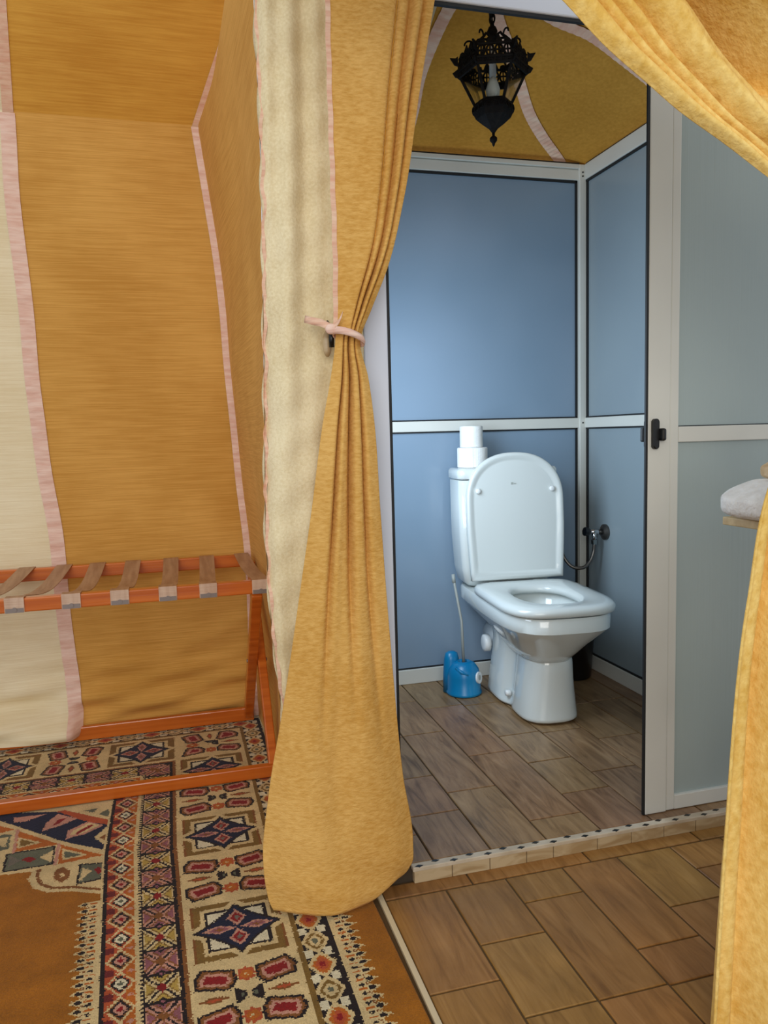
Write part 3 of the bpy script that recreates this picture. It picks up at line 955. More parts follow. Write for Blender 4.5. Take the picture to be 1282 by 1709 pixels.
# corner medallion (world points, shifted into rug space)
MED = [
 ('base', 'cream', [(-0.70,2.11),(-0.558,2.125),(-0.396,2.094),(-0.407,2.062),(-0.396,2.024),(-0.365,1.989),(-0.29,1.967),(-0.233,1.942),(-0.196,1.914),(-0.196,2.47),(-0.9,2.47)]),
 ('n1', 'navy', [(-0.70,2.52),(-0.551,2.47),(-0.383,2.425),(-0.234,2.29),(-0.267,2.229),(-0.236,2.177),(-0.236,2.15),(-0.346,2.229),(-0.478,2.348),(-0.607,2.454),(-0.70,2.50)]),
 ('p1', 'pink', [(-0.417,2.311),(-0.414,2.361),(-0.387,2.411),(-0.326,2.361),(-0.372,2.33),(-0.401,2.322)]),
 ('r1', 'red', [(-0.393,2.337),(-0.382,2.373),(-0.357,2.377),(-0.374,2.347)]),
 ('p2', 'pink', [(-0.345,2.239),(-0.344,2.293),(-0.295,2.333),(-0.247,2.294),(-0.297,2.255),(-0.329,2.25)]),
 ('c2', 'cream', [(-0.336,2.263),(-0.331,2.285),(-0.291,2.323),(-0.258,2.298),(-0.301,2.265)]),
 ('r2', 'red', [(-0.324,2.27),(-0.285,2.312),(-0.274,2.303),(-0.316,2.261)]),
 ('p3', 'pink', [(-0.507,2.397),(-0.512,2.428),(-0.42,2.422),(-0.473,2.392)]),
 ('p4', 'cream', [(-0.266,2.219),(-0.234,2.256),(-0.229,2.18)]),
 ('r4', 'brown', [(-0.254,2.223),(-0.236,2.241),(-0.232,2.197)]),
 ('c0', 'cream', [(-0.38,2.43),(-0.222,2.44),(-0.222,2.30)]),
 ('o1', 'rust', [(-0.392,2.43),(-0.37,2.43),(-0.228,2.318),(-0.228,2.288),(-0.306,2.340)]),
 ('g1', 'sage', [(-0.313,2.407),(-0.273,2.412),(-0.284,2.385)]),
 ('g2', 'sage', [(-0.267,2.371),(-0.239,2.398),(-0.238,2.343)]),
 ('o4', 'orange', [(-0.70,2.48),(-0.607,2.44),(-0.496,2.350),(-0.535,2.34),(-0.70,2.43)]),
 ('o2', 'orange', [(-0.485,2.338),(-0.358,2.220),(-0.474,2.215)]),
 ('c3', 'cream', [(-0.478,2.299),(-0.407,2.246),(-0.469,2.233)]),
 ('g3', 'olive', [(-0.469,2.285),(-0.425,2.251),(-0.464,2.240)]),
 ('o3', 'orange', [(-0.353,2.215),(-0.234,2.122),(-0.348,2.111)]),
 ('c4', 'cream', [(-0.348,2.194),(-0.273,2.135),(-0.339,2.129)]),
 ('g4', 'sage', [(-0.340,2.177),(-0.290,2.140),(-0.335,2.138)]),
 ('k1', 'ink', [(-0.492,2.211),(-0.367,2.215),(-0.36,2.115),(-0.485,2.114)]),
 ('k1x', 'sage', [(-0.486,2.205),(-0.373,2.209),(-0.366,2.121),(-0.479,2.120)]),
 ('k1a', 'grey', [(-0.48,2.197),(-0.448,2.163),(-0.475,2.134)]),
 ('k1b', 'cream', [(-0.402,2.162),(-0.369,2.195),(-0.366,2.126)]),
 ('k1r', 'red', [(-0.446,2.166),(-0.43,2.178),(-0.408,2.159),(-0.422,2.143)]),
 ('k0', 'sage', [(-0.60,2.33),(-0.5,2.325),(-0.492,2.236),(-0.59,2.233)]),
 ('k0a', 'cream', [(-0.57,2.31),(-0.505,2.31),(-0.502,2.249)]),
 ('cf', 'cream', [(-0.388,2.101),(-0.295,2.099),(-0.289,1.981),(-0.347,2.0),(-0.379,2.053)]),
 ('fl', 'brown', [(-0.352,2.053),(-0.349,2.084),(-0.332,2.092),(-0.313,2.067),(-0.309,2.035),(-0.327,2.017),(-0.342,2.03)]),
 ('fc', 'cream', [(-0.336,2.057),(-0.331,2.064),(-0.322,2.048),(-0.33,2.042)]),
 ('k2', 'ink', [(-0.293,2.093),(-0.231,2.082),(-0.227,2.0),(-0.289,1.994)]),
 ('k2x', 'sage', [(-0.287,2.087),(-0.235,2.077),(-0.232,2.006),(-0.285,2.000)]),
 ('k2a', 'cream', [(-0.281,2.071),(-0.256,2.049),(-0.285,2.006)]),
 ('k2r', 'red', [(-0.251,2.052),(-0.241,2.067),(-0.23,2.045),(-0.238,2.025)])]


def warp(u, y):
    k = np.interp(u, [-0.25, -0.19, -0.03, 0.08, 0.3], [-0.060, -0.060, -0.037, -0.020, -0.020])
    return k * np.clip(np.asarray(y) - 1.5, -0.6, 0.62)


def unw(pts):
    return [(x + 0.060 * min(y - 1.5, 0.62), y) for x, y in pts]


mmask = (UU < -0.201) & (Uback < -0.201)
im2 = IMG.copy()
im2[mmask & (VV > 1.9)] = IDX['field']
for nm, col, pts in MED:
    poly(im2, UU, VV, unw(pts), col)
stroke(im2, UU, VV, unw([(-0.70, 2.53), (-0.608, 2.462), (-0.547, 2.412), (-0.36, 2.236), (-0.235, 2.134)]), 0.010, 'cream')
stroke(im2, UU, VV, unw([(-0.487, 2.345), (-0.474, 2.215)]), 0.009, 'pink')
stroke(im2, UU, VV, unw([(-0.360, 2.222), (-0.354, 2.112)]), 0.009, 'pink')
stroke(im2, UU, VV, unw([(-0.70, 2.105), (-0.485, 2.107), (-0.40, 2.098), (-0.408, 2.058), (-0.388, 2.012), (-0.352, 1.985), (-0.292, 1.970), (-0.229, 1.940)]), 0.010, 'cream')
stroke(im2, UU, VV, unw([(-0.392, 2.098), (-0.391, 2.062), (-0.374, 2.021), (-0.346, 1.998), (-0.292, 1.984), (-0.229, 1.954)]), 0.010, 'brown')
keep = mmask & (VV > 1.905)
IMG = np.where(keep, im2, IMG)
# ragged single-knot irregularity along colour boundaries
jx = rng.integers(-1, 2, IMG.shape); jy = rng.integers(-1, 2, IMG.shape)
sel = rng.random(IMG.shape) < 0.22
yy, xx = np.indices(IMG.shape)
J = IMG[np.clip(yy + jy, 0, NV - 1), np.clip(xx + jx, 0, NU - 1)]
IMG = np.where(sel, J, IMG)

ue = U0 + np.arange(NU + 1) * RES; ve = V0 + np.arange(NV + 1) * RES
UE, VE = np.meshgrid(ue, ve)
Z = 0.0065 + 0.0006 * rng.random(UE.shape)
co = np.stack([UE + warp(UE, VE), VE, Z], -1).reshape(-1, 3)
# turned-down edge all around
rim = []
for arr, fixed in ((co.reshape(NV + 1, NU + 1, 3), None),):
    a = arr
    path = np.concatenate([a[0, :], a[1:, -1], a[-1, -2::-1], a[-2:0:-1, 0]])
low = path.copy(); low[:, 2] = -0.002
nb = co.shape[0]
idx = np.arange(nb).reshape(NV + 1, NU + 1)
pidx = np.concatenate([idx[0, :], idx[1:, -1], idx[-1, -2::-1], idx[-2:0:-1, 0]])
quads = np.stack([idx[:-1, :-1], idx[:-1, 1:], idx[1:, 1:], idx[1:, :-1]], -1).reshape(-1, 4)
lo_i = nb + np.arange(len(pidx))
nx_ = np.roll(np.arange(len(pidx)), -1)
side = np.stack([pidx, lo_i, lo_i[nx_], pidx[nx_]], -1)
allv = np.concatenate([co, low]); allq = np.concatenate([quads, side])
me = bpy.data.meshes.new('rug')
me.vertices.add(len(allv)); me.vertices.foreach_set('co', allv.astype(np.float32).ravel())
me.loops.add(allq.size); me.loops.foreach_set('vertex_index', allq.astype(np.int32).ravel())
me.polygons.add(len(allq)); me.polygons.foreach_set('loop_start', np.arange(0, allq.size, 4, dtype=np.int32))
me.polygons.foreach_set('loop_total', np.full(len(allq), 4, np.int32))
pal = np.array([PAL[k] for k in keys], np.float32)
fc = np.concatenate([pal[IMG.ravel()], np.repeat(pal[[IDX['brown']]], len(side), 0)])
att = me.attributes.new('knot_colour', 'FLOAT_COLOR', 'FACE')
att.data.foreach_set('color', fc.ravel())
me.update(); me.validate()


def rug_mat():
    m, nt, p = newmat('woven_wool')
    L = nt.links.new
    at = N(nt, 'ShaderNodeAttribute'); at.attribute_name = 'knot_colour'
    tc = N(nt, 'ShaderNodeTexCoord')
    n1 = N(nt, 'ShaderNodeTexNoise'); n1.inputs['Scale'].default_value = 14; n1.inputs['Detail'].default_value = 5
    n2 = N(nt, 'ShaderNodeTexNoise'); n2.inputs['Scale'].default_value = 380; n2.inputs['Detail'].default_value = 2
    L(tc.outputs['Object'], n1.inputs['Vector']); L(tc.outputs['Object'], n2.inputs['Vector'])
    a = N(nt, 'ShaderNodeMapRange'); a.inputs['From Min'].default_value = 0.3; a.inputs['From Max'].default_value = 0.7
    a.inputs['To Min'].default_value = 0.80; a.inputs['To Max'].default_value = 1.12
    b = N(nt, 'ShaderNodeMapRange'); b.inputs['From Min'].default_value = 0.25; b.inputs['From Max'].default_value = 0.75
    b.inputs['To Min'].default_value = 0.75; b.inputs['To Max'].default_value = 1.2
    L(n1.outputs['Fac'], a.inputs['Value']); L(n2.outputs['Fac'], b.inputs['Value'])
    mu = N(nt, 'ShaderNodeMath', operation='MULTIPLY'); L(a.outputs[0], mu.inputs[0]); L(b.outputs[0], mu.inputs[1])
    sc = N(nt, 'ShaderNodeVectorMath', operation='SCALE'); L(at.outputs['Color'], sc.inputs[0]); L(mu.outputs[0], sc.inputs['Scale'])
    L(sc.outputs[0], p.inputs['Base Color'])
    p.inputs['Roughness'].default_value = 0.95; p.inputs['Specular IOR Level'].default_value = 0.1; p.inputs['Sheen Weight'].default_value = 0.1
    bp = N(nt, 'ShaderNodeBump'); bp.inputs['Strength'].default_value = 0.6; bp.inputs['Distance'].default_value = 0.002
    L(n2.outputs['Fac'], bp.inputs['Height']); L(bp.outputs[0], p.inputs['Normal'])
    return m


me.materials.append(rug_mat())
rug = bpy.data.objects.new('patterned_rug', me); COL.objects.link(rug)
tag(rug, 'large rust-orange wool rug with cream, navy and red geometric borders', 'rug')

# ================================================================== TOILET
TX, TY, TZ = 1.362, 3.075, 0.0405
TR = math.radians(-5.2)
toilet = empty('toilet', (TX, TY, TZ), 'white ceramic close-coupled toilet with its lid up, on the bathroom tiles', 'toilet', TR)


def dshape(yf, yb, hw, z, p=2.8, n=40, back=0.0):
    """rounded outline in plan, front at yf (negative), back at yb; back>0 squares the rear corners"""
    yc = (yf + yb) / 2; ry = (yb - yf) / 2
    out = []
    for k in range(n):
        a = 2 * PI * k / n
        c, s = math.cos(a), math.sin(a)
        q = p if s < 0 else p + back
        out.append((hw * math.copysign(abs(c) ** (2 / q), c), yc + ry * math.copysign(abs(s) ** (2 / q), s), z))
    return out


bm = bmesh.new()
loft(bm, [dshape(-0.57, -0.24, 0.070, 0.235), dshape(-0.612, -0.22, 0.094, 0.240), dshape(-0.650, -0.19, 0.121, 0.276), dshape(-0.690, -0.15, 0.149, 0.313), dshape(-0.730, -0.08, 0.177, 0.350, 3.2, back=3),
          dshape(-0.762, -0.02, 0.200, 0.380, 3.5, back=4), dshape(-0.768, 0.0, 0.205, 0.386, 3.5, back=5), dshape(-0.768, 0.0, 0.205, 0.428, 3.5, back=5), dshape(-0.762, -0.004, 0.200, 0.438, 3.5, back=5),
          dshape(-0.700, -0.30, 0.140, 0.438), dshape(-0.690, -0.31, 0.130, 0.425), dshape(-0.66, -0.34, 0.11, 0.33), dshape(-0.56, -0.40, 0.05, 0.25), dshape(-0.52, -0.44, 0.02, 0.245)], cap0=True, cap1=True)
bowl = mesh_obj('bowl', bm, M['ceramic'], toilet, smooth=True)
bowl.data.set_sharp_from_angle(angle=math.radians(42))
# pedestal: front column, recessed web, rear column
ST = [(0.0, 0.30), (0.03, 0.66), (0.10, 0.92), (0.2, 1.0), (0.36, 1.0), (0.42, 0.93), (0.47, 0.72), (0.55, 0.66), (0.61, 0.76), (0.66, 0.90), (0.95, 0.90), (1.0, 0.72)]
def ped(z, yf, yb, hw, waist=1.0):
    front = 0.88
    pts = []
    for sgn, seq in ((-1, ST), (1, ST[::-1])):
        for t, w in seq:
            w2 = 1 - (1 - w) * (waist if 0.4 < t < 0.64 else 1)
            if t < 0.5: w2 *= front
            else: w2 *= 1.06
            pts.append((sgn * hw * w2 + (0.008 if t < 0.5 else 0.0), yf + (yb - yf) * t, z))
    return pts
bm = bmesh.new()
loft(bm, [ped(0.0, -0.602, -0.125, 0.126, 0.5), ped(0.012, -0.606, -0.122, 0.128, 0.5), ped(0.03, -0.602, -0.123, 0.125, 0.8), ped(0.08, -0.600, -0.125, 0.120), ped(0.16, -0.602, -0.125, 0.107), ped(0.235, -0.614, -0.125, 0.100), ped(0.25, -0.60, -0.125, 0.100),
          ped(0.32, -0.52, -0.125, 0.11), ped(0.385, -0.45, -0.11, 0.125)], cap0=True, cap1=True)
mesh_obj('pedestal', bm, M['ceramic'], toilet, smooth=True, subsurf=1)
for sx in (-1, 1):
    bm = bmesh.new()
    tube(bm, [(sx * 0.085, -0.36, 0.052), (sx * 0.105, -0.36, 0.052), (sx * 0.108, -0.36, 0.052)], [0.012, 0.012, 0.007], 14)
    mesh_obj('bolt_cap', bm, M['white'], toilet, smooth=True)
# waste outlet collar at the back left
bm = bmesh.new(); tube(bm, [(-0.02, -0.13, 0.20), (-0.02, -0.10, 0.20), (-0.02, 0.03, 0.20)], [0.055, 0.06, 0.055], 20)
mesh_obj('waste_outlet', bm, M['white'], toilet, smooth=True)
bm = bmesh.new(); tube(bm, [(-0.105, -0.150, 0.20), (-0.128, -0.150, 0.20), (-0.132, -0.150, 0.20)], [0.036, 0.036, 0.026], 18)
mesh_obj('outlet_cover', bm, M['white'], toilet, smooth=True)
# seat ring
bm = bmesh.new()
so = lambda z, g=0.0: dshape(-0.772 + g, -0.218 - g, 0.211 - g, z, 3.5, 48, 3)
si = lambda z, g=0.0: dshape(-0.668 - g, -0.345 + g, 0.108 + g, z, 2.6, 48)
L0 = [so(0.443, 0.006), so(0.447), so(0.462), so(0.472, 0.008), so(0.476, 0.03), si(0.474, 0.018), si(0.466, 0.004), si(0.455), si(0.443, 0.004)]
rr = loft(bm, L0)
n = len(rr[0])
for k in range(n):
    bm.faces.new((rr[-1][k], rr[-1][(k + 1) % n], rr[0][(k + 1) % n], rr[0][k]))
mesh_obj('seat', bm, M['seat'], toilet, smooth=True)
# lid, upright against the tank
def lid_out(g, y):
    pts = []
    hb = 0.196 - g; ht = 0.207 - g
    z0, zs, zt = 0.478 + g, 0.80, 0.995 - g
    for z in np.linspace(z0, zs, 10): pts.append((-(hb + (ht - hb) * min(1, (z - z0) / 0.2)), z))
    for k in range(1, 32):
        a = PI - PI * k / 32
        c, s = math.cos(a), math.sin(a)
        pts.append((ht * math.copysign(abs(c) ** (2 / 2.25), c), zs + (zt - zs) * abs(s) ** (2 / 2.25)))
    for z in np.linspace(zs, z0, 10): pts.append(((hb + (ht - hb) * min(1, (z - z0) / 0.2)), z))
    lean = 0.07
    return [(x, -0.228 + y + (z - 0.478) * lean, z) for x, z in pts]
bm = bmesh.new()
loft(bm, [lid_out(0.004, 0.026), lid_out(0, 0.020), lid_out(0, 0.006), lid_out(0.004, 0.0), lid_out(0.016, 0.0), lid_out(0.026, 0.007), lid_out(0.034, 0.009)], cap0=True, cap1=True)
lid = mesh_obj('lid', bm, M['seat'], toilet, smooth=True)
for f in lid.data.polygons:
    if len(f.vertices) > 4: f.use_smooth = False
for sx in (-1, 1):
    bm = bmesh.new()
    zc = 0.842; yb_ = -0.228 + 0.009 + (zc - 0.478) * 0.07
    tube(bm, [(sx * 0.158, yb_ + 0.002, zc), (sx * 0.158, yb_ - 0.010, zc), (sx * 0.158, yb_ - 0.013, zc)], [0.011, 0.011, 0.007], 16)
    mesh_obj('buffer', bm, M['white'], lid, smooth=True)
bm = bmesh.new()
zc = 0.868; yb_ = -0.228 + 0.0085 + (zc - 0.478) * 0.07
box(bm, -0.016, -0.006, yb_ - 0.0006, yb_, zc - 0.004, zc + 0.005); box(bm, -0.004, 0.006, yb_ - 0.0006, yb_, zc - 0.003, zc + 0.001)
mesh_obj('printed_mark', bm, M['rod'], lid)
for sx in (-1, 1):
    bm = bmesh.new(); tube(bm, [(sx * 0.07, -0.212, 0.455), (sx * 0.12, -0.212, 0.455)], 0.016, 12)
    mesh_obj('hinge', bm, M['seat'], toilet, smooth=True)
# tank and its lid
def rect(hw, yf, yb, z, r=0.028, n=5):
    pts = []
    for cx_, cy_, a0 in ((hw - r, yb - r, 0), (-hw + r, yb - r, PI / 2), (-hw + r, yf + r, PI), (hw - r, yf + r, 1.5 * PI)):
        for k in range(n + 1):
            a = a0 + PI / 2 * k / n
            pts.append((cx_ + r * math.cos(a), cy_ + r * math.sin(a), z))
    return pts
bm = bmesh.new()
loft(bm, [rect(0.165, -0.150, -0.012, 0.445), rect(0.184, -0.165, -0.008, 0.462), rect(0.196, -0.172, -0.006, 0.52), rect(0.206, -0.176, -0.004, 0.66), rect(0.209, -0.178, -0.004, 0.885)], cap0=True, cap1=True)
for v in bm.verts: v.co.x -= 0.020
tank = mesh_obj('tank', bm, M['ceramic'], toilet, smooth=True, bevel=0.0)
bm = bmesh.new()
loft(bm, [rect(0.211, -0.180, -0.003, 0.890), rect(0.214, -0.184, -0.001, 0.895), rect(0.214, -0.184, -0.001, 0.922), rect(0.208, -0.178, -0.005, 0.932), rect(0.195, -0.165, -0.015, 0.934)], cap0=True, cap1=True)
for v in bm.verts: v.co.x -= 0.020
mesh_obj('tank_lid', bm, M['ceramic'], toilet, smooth=True)
bm = bmesh.new(); tube(bm, [(0, -0.07, 0.934), (0, -0.07, 0.941)], 0.022, 20)
mesh_obj('flush_button', bm, M['chrome'], toilet, smooth=False)

# toilet paper rolls stacked on the tank lid


def roll(name, loc, r, h, label, tilt=0.0):
    o = empty(name, loc, label, 'toilet paper', tilt, 'toilet paper rolls on the tank')
    bm = bmesh.new()
    ri = 0.021
    lathe(bm, [(ri, 0.0), (r - 0.003, 0.0), (r, 0.003), (r, h - 0.003), (r - 0.003, h), (ri, h)], seg=40, close=True)
    mesh_obj('paper', bm, M['paper'], o, smooth=False)
    bm = bmesh.new(); lathe(bm, [(ri, 0.001), (ri, h - 0.001), (ri - 0.0015, h - 0.001), (ri - 0.0015, 0.001)], seg=24, close=True)
    mesh_obj('cardboard_core', bm, M['board'], o)
    bm = bmesh.new()
    loft(bm, [[(math.cos(a) * (r + 0.0012), math.sin(a) * (r + 0.0012), z) for z in (0.001, h - 0.001)] for a in np.linspace(-2.4, -1.9, 6)], closed=False)
    mesh_obj('loose_end', bm, M['paper'], o)
    return o


roll('toilet_roll', (1.208, 3.000, TZ + 0.9350), 0.063, 0.082, 'lower wider white toilet paper roll standing on the tank lid')
roll('toilet_roll', (1.205, 3.002, TZ + 0.9350 + 0.0825), 0.0475, 0.088, 'upper narrower white toilet paper roll on top of the wider one', 1.0)

# toilet brush set
brush = empty('toilet_brush', (1.125, 2.925, 0.0405), 'blue toilet brush holder with grey rod, left of the toilet', 'toilet brush')
bm = bmesh.new()
lathe(bm, [(0.0, 0.0), (0.070, 0.0), (0.074, 0.004), (0.074, 0.012), (0.069, 0.018), (0.069, 0.075), (0.062, 0.105), (0.046, 0.128), (0.028, 0.137), (0.022, 0.137), (0.02, 0.12)], seg=40)
mesh_obj('holder', bm, M['brush_blue'], brush, smooth=True)
bm = bmesh.new()
def lobe(s, z):
    return [(-0.040 + s * 0.032 * math.cos(a), 0.036 + s * 0.026 * math.sin(a), z) for a in np.linspace(0, 2 * PI, 20, endpoint=False)]
loft(bm, [lobe(1.2, 0.002), lobe(1.15, 0.08), lobe(1.0, 0.14), lobe(0.8, 0.165), lobe(0.4, 0.172)], cap0=True, cap1=True)
mesh_obj('back_lobe', bm, M['brush_blue'], brush, smooth=True)
bm = bmesh.new()
tube(bm, [(-0.045, -0.028, 0.118), (-0.030, -0.052, 0.105), (-0.004, -0.060, 0.092)], [0.006, 0.008, 0.006], 10)
mesh_obj('grip_loop', bm, M['brush_blue'], brush, smooth=True)
bm = bmesh.new()
th = 0.75
for (r0, d) in ((0.024, 0.0015),):
    c = Vector((0.069 * math.sin(th), -0.069 * math.cos(th), 0.075)); nrm = Vector((math.sin(th), -math.cos(th), 0.12)).normalized()
    tube(bm, [c - nrm * 0.004, c + nrm * 0.003], r0, 22)
stk = mesh_obj('sticker', bm, M['white'], brush)
bm = bmesh.new()
c = Vector((0.069 * math.sin(th) + 0.0, -0.069 * math.cos(th), 0.075)) + nrm * 0.0032
tube(bm, [c, c + nrm * 0.0006], 0.011, 14)
mesh_obj('sticker_print', bm, M['rod'], stk)
bm = bmesh.new(); tube(bm, [(0.0, 0.0, 0.13), (0.0, 0.015, 0.30), (-0.010, 0.06, 0.44), (-0.012, 0.07, 0.475)], [0.0065, 0.0055, 0.0055, 0.005], 12)
mesh_obj('rod', bm, M['rod'], brush, smooth=True)
bm = bmesh.new(); tube(bm, [(-0.012, 0.065, 0.455), (-0.013, 0.072, 0.49)], [0.008, 0.007], 12)
mesh_obj('rod_grip', bm, M['rod'], brush, smooth=True)

# water valve with braided hose
valve = empty('water_valve', (1.796, 2.942, 0.675), 'chrome angle valve with dark rosette and hose on the right bathroom wall', 'valve')
bm = bmesh.new(); tube(bm, [(0.003, 0, 0), (-0.006, 0, 0), (-0.014, 0, 0)], [0.034, 0.034, 0.018], 26)
mesh_obj('rosette', bm, M['steel_dark'], valve, smooth=False)
bm = bmesh.new(); tube(bm, [(-0.010, 0, 0), (-0.075, 0, 0.006)], 0.011, 14); tube(bm, [(-0.052, 0, 0.004), (-0.052, 0, -0.035)], 0.011, 14)
mesh_obj('valve_body', bm, M['chrome'], valve, smooth=True)
bm = bmesh.new(); tube(bm, [(-0.075, 0, 0.006), (-0.086, 0, 0.006), (-0.10, 0, 0.008)], [0.014, 0.019, 0.019], 8)
mesh_obj('valve_knob', bm, M['black'], valve)
bm = bmesh.new(); tube(bm, [(-0.052, 0, -0.030), (-0.052, 0, -0.050)], 0.014, 6)
mesh_obj('nut', bm, M['chrome'], valve)
htab = [(-0.052, 0, -0.048), (-0.056, 0, -0.085), (-0.075, -0.002, -0.125), (-0.11, 0.0, -0.150), (-0.155, 0.02, -0.140), (-0.182, 0.05, -0.08), (-0.170, 0.085, 0.02), (-0.166, 0.09, 0.12), (-0.172, 0.08, 0.17), (-0.195, 0.075, 0.195)]
hc = cubic_tab([(i, *p) for i, p in enumerate(htab)])
bm = bmesh.new(); tube(bm, [tuple(hc(i / 6)) for i in range(6 * (len(htab) - 1) + 1)], 0.0075, 10)
mesh_obj('braided_hose', bm, M['steel_dark'], valve, smooth=True)

# dark waste bin in the corner behind the toilet
bin_ = empty('waste_bin', (1.655, 2.975, 0.0405), 'small black waste bin in the corner behind the toilet', 'bin')
bm = bmesh.new(); lathe(bm, [(0.0, 0.0), (0.075, 0.0), (0.080, 0.006), (0.092, 0.165), (0.095, 0.168), (0.095, 0.175), (0.088, 0.175), (0.074, 0.010), (0.0, 0.008)], seg=30)
mesh_obj('body', bm, M['black'], bin_, smooth=True)

# ================================================================== LANTERN
LX, LY = 1.056, 2.40
lan = empty('hanging_lantern', (LX, LY, 0), 'black pierced metal lantern hanging from the canopy over the toilet', 'lantern', math.radians(40))
lan.location.z = 0
NL = 6
def hexr(r, z, ph=0.0, n=NL):
    return [(r * math.cos(2 * PI * k / n + ph), r * math.sin(2 * PI * k / n + ph), z) for k in range(n)]
# ceiling rose and chain
bm = bmesh.new(); lathe(bm, [(0.0, 2.628), (0.032, 2.622), (0.028, 2.604), (0.010, 2.594), (0.0, 2.592)], seg=20)
mesh_obj('ceiling_rose', bm, M['iron'], lan, smooth=True)
for i in range(9):
    bm = bmesh.new()
    zc = 2.585 - i * 0.0225
    pts = [(0.0085 * math.cos(a), 0, zc + 0.0155 * math.sin(a)) for a in np.linspace(0, 2 * PI, 15)]
    if i % 2: pts = [(0, p[0], p[2]) for p in pts]
    tube(bm, pts, 0.0032, 6)
    mesh_obj('chain_link', bm, M['iron'], lan, smooth=True)
bm = bmesh.new(); tube(bm, [(0.006, 0.004, 2.60), (0.011, 0.008, 2.53), (0.004, 0.010, 2.47), (0.009, 0.004, 2.40)], 0.006, 8)
mesh_obj('cable', bm, M['black'], lan, smooth=True)
bm = bmesh.new(); lathe(bm, [(0.0, 2.408), (0.012, 2.402), (0.017, 2.390), (0.012, 2.376), (0.022, 2.366), (0.010, 2.356), (0.0, 2.354)], seg=18)
mesh_obj('top_knob', bm, M['iron'], lan, smooth=True)
# curved arms from the knob to the crown
for k in range(NL):
    a = 2 * PI * k / NL
    bm = bmesh.new()
    pts = [((0.012 + 0.090 * t) * math.cos(a), (0.012 + 0.090 * t) * math.sin(a), 2.366 - 0.05 * t + 0.022 * math.sin(PI * t) * (1 if t < 0.5 else 0.6)) for t in np.linspace(0, 1, 9)]
    tube(bm, pts, 0.0038, 6)
    # scroll
    sc_ = [((0.075 + 0.014 * math.cos(q)) * math.cos(a), (0.075 + 0.014 * math.cos(q)) * math.sin(a), 2.352 + 0.014 * math.sin(q)) for q in np.linspace(0, 4.6, 12)]
    tube(bm, sc_, 0.003, 5)
    mesh_obj('arm', bm, M['iron'], lan, smooth=True)
# crown: pierced band with leaf tips; piercings as gaps between rods and rings
def crown(r0, r1, z0, z1, name, leaf, nd):
    bm = bmesh.new()
    for s in range(NL):
        a0, a1 = 2 * PI * s / NL, 2 * PI * (s + 1) / NL
        P0b, P1b = Vector((r0 * math.cos(a0), r0 * math.sin(a0), z0)), Vector((r0 * math.cos(a1), r0 * math.sin(a1), z0))
        P0t, P1t = Vector((r1 * math.cos(a0), r1 * math.sin(a0), z1)), Vector((r1 * math.cos(a1), r1 * math.sin(a1), z1))
        tube(bm, [P0b, P1b], 0.005, 6); tube(bm, [P0t, P1t], 0.0042, 6)
        for d in range(nd):
            t = (d + 0.5) / nd
            c0 = P0b.lerp(P1b, t); c1 = P0t.lerp(P1t, t); c = (c0 + c1) / 2
            ax = (P1b - P0b).normalized(); up_ = (c1 - c0)
            h = up_.length / 2; up_.normalize()
            w = (P1b - P0b).length / nd / 2
            ring = [c + ax * (w * 0.80 * math.cos(q)) + up_ * (h * 0.88 * math.sin(q)) for q in np.linspace(0, 2 * PI, 13)]
            tube(bm, ring, 0.0036, 5)
            tube(bm, [c - ax * w, c + ax * w], 0.003, 5); tube(bm, [c0, c1], 0.003, 5)
            if leaf:
                lt = c1 + up_ * 0.018 * (1.5 if abs(t - 0.5) < 0.2 else 0.8)
                nb_ = ax.cross(up_) * 0.002
                q = [c1 - ax * w * 0.9, c1 + ax * w * 0.9, c1 + up_ * 0.012 + ax * w * 0.6, lt, c1 + up_ * 0.012 - ax * w * 0.6]
                va = [bm.verts.new(x + nb_) for x in q]; vb = [bm.verts.new(x - nb_) for x in q]
                bm.faces.new(va); bm.faces.new(vb[::-1])
                for i in range(5): bm.faces.new((va[i], vb[i], vb[(i + 1) % 5], va[(i + 1) % 5]))
    return mesh_obj(name, bm, M['iron'], lan)
crown(0.112, 0.106, 2.272, 2.312, 'crown', True, 4)
crown(0.108, 0.112, 2.256, 2.272, 'lower_band', False, 6)
for k in range(NL):
    a = 2 * PI * k / NL
    bm = bmesh.new()
    e = Vector((math.cos(a), math.sin(a), 0)); tz = Vector((0, 0, 1)); sd = e.cross(tz)
    for base, sgn, hh in ((Vector((0.110 * e.x, 0.110 * e.y, 2.305)), 1, 0.026), (Vector((0.108 * e.x, 0.108 * e.y, 2.268)), 0.2, 0.020)):
        tip = base + e * hh + tz * hh * 0.45 * sgn
        q = [base - tz * 0.014, base + e * 0.012 - tz * 0.010, tip, base + e * 0.008 + tz * 0.010, base + tz * 0.016]
        va = [bm.verts.new(x + sd * 0.003) for x in q]; vb = [bm.verts.new(x - sd * 0.003) for x in q]
        bm.faces.new(va); bm.faces.new(vb[::-1])
        for i in range(5): bm.faces.new((va[i], vb[i], vb[(i + 1) % 5], va[(i + 1) % 5]))
    mesh_obj('leaf_finial', bm, M['iron'], lan)
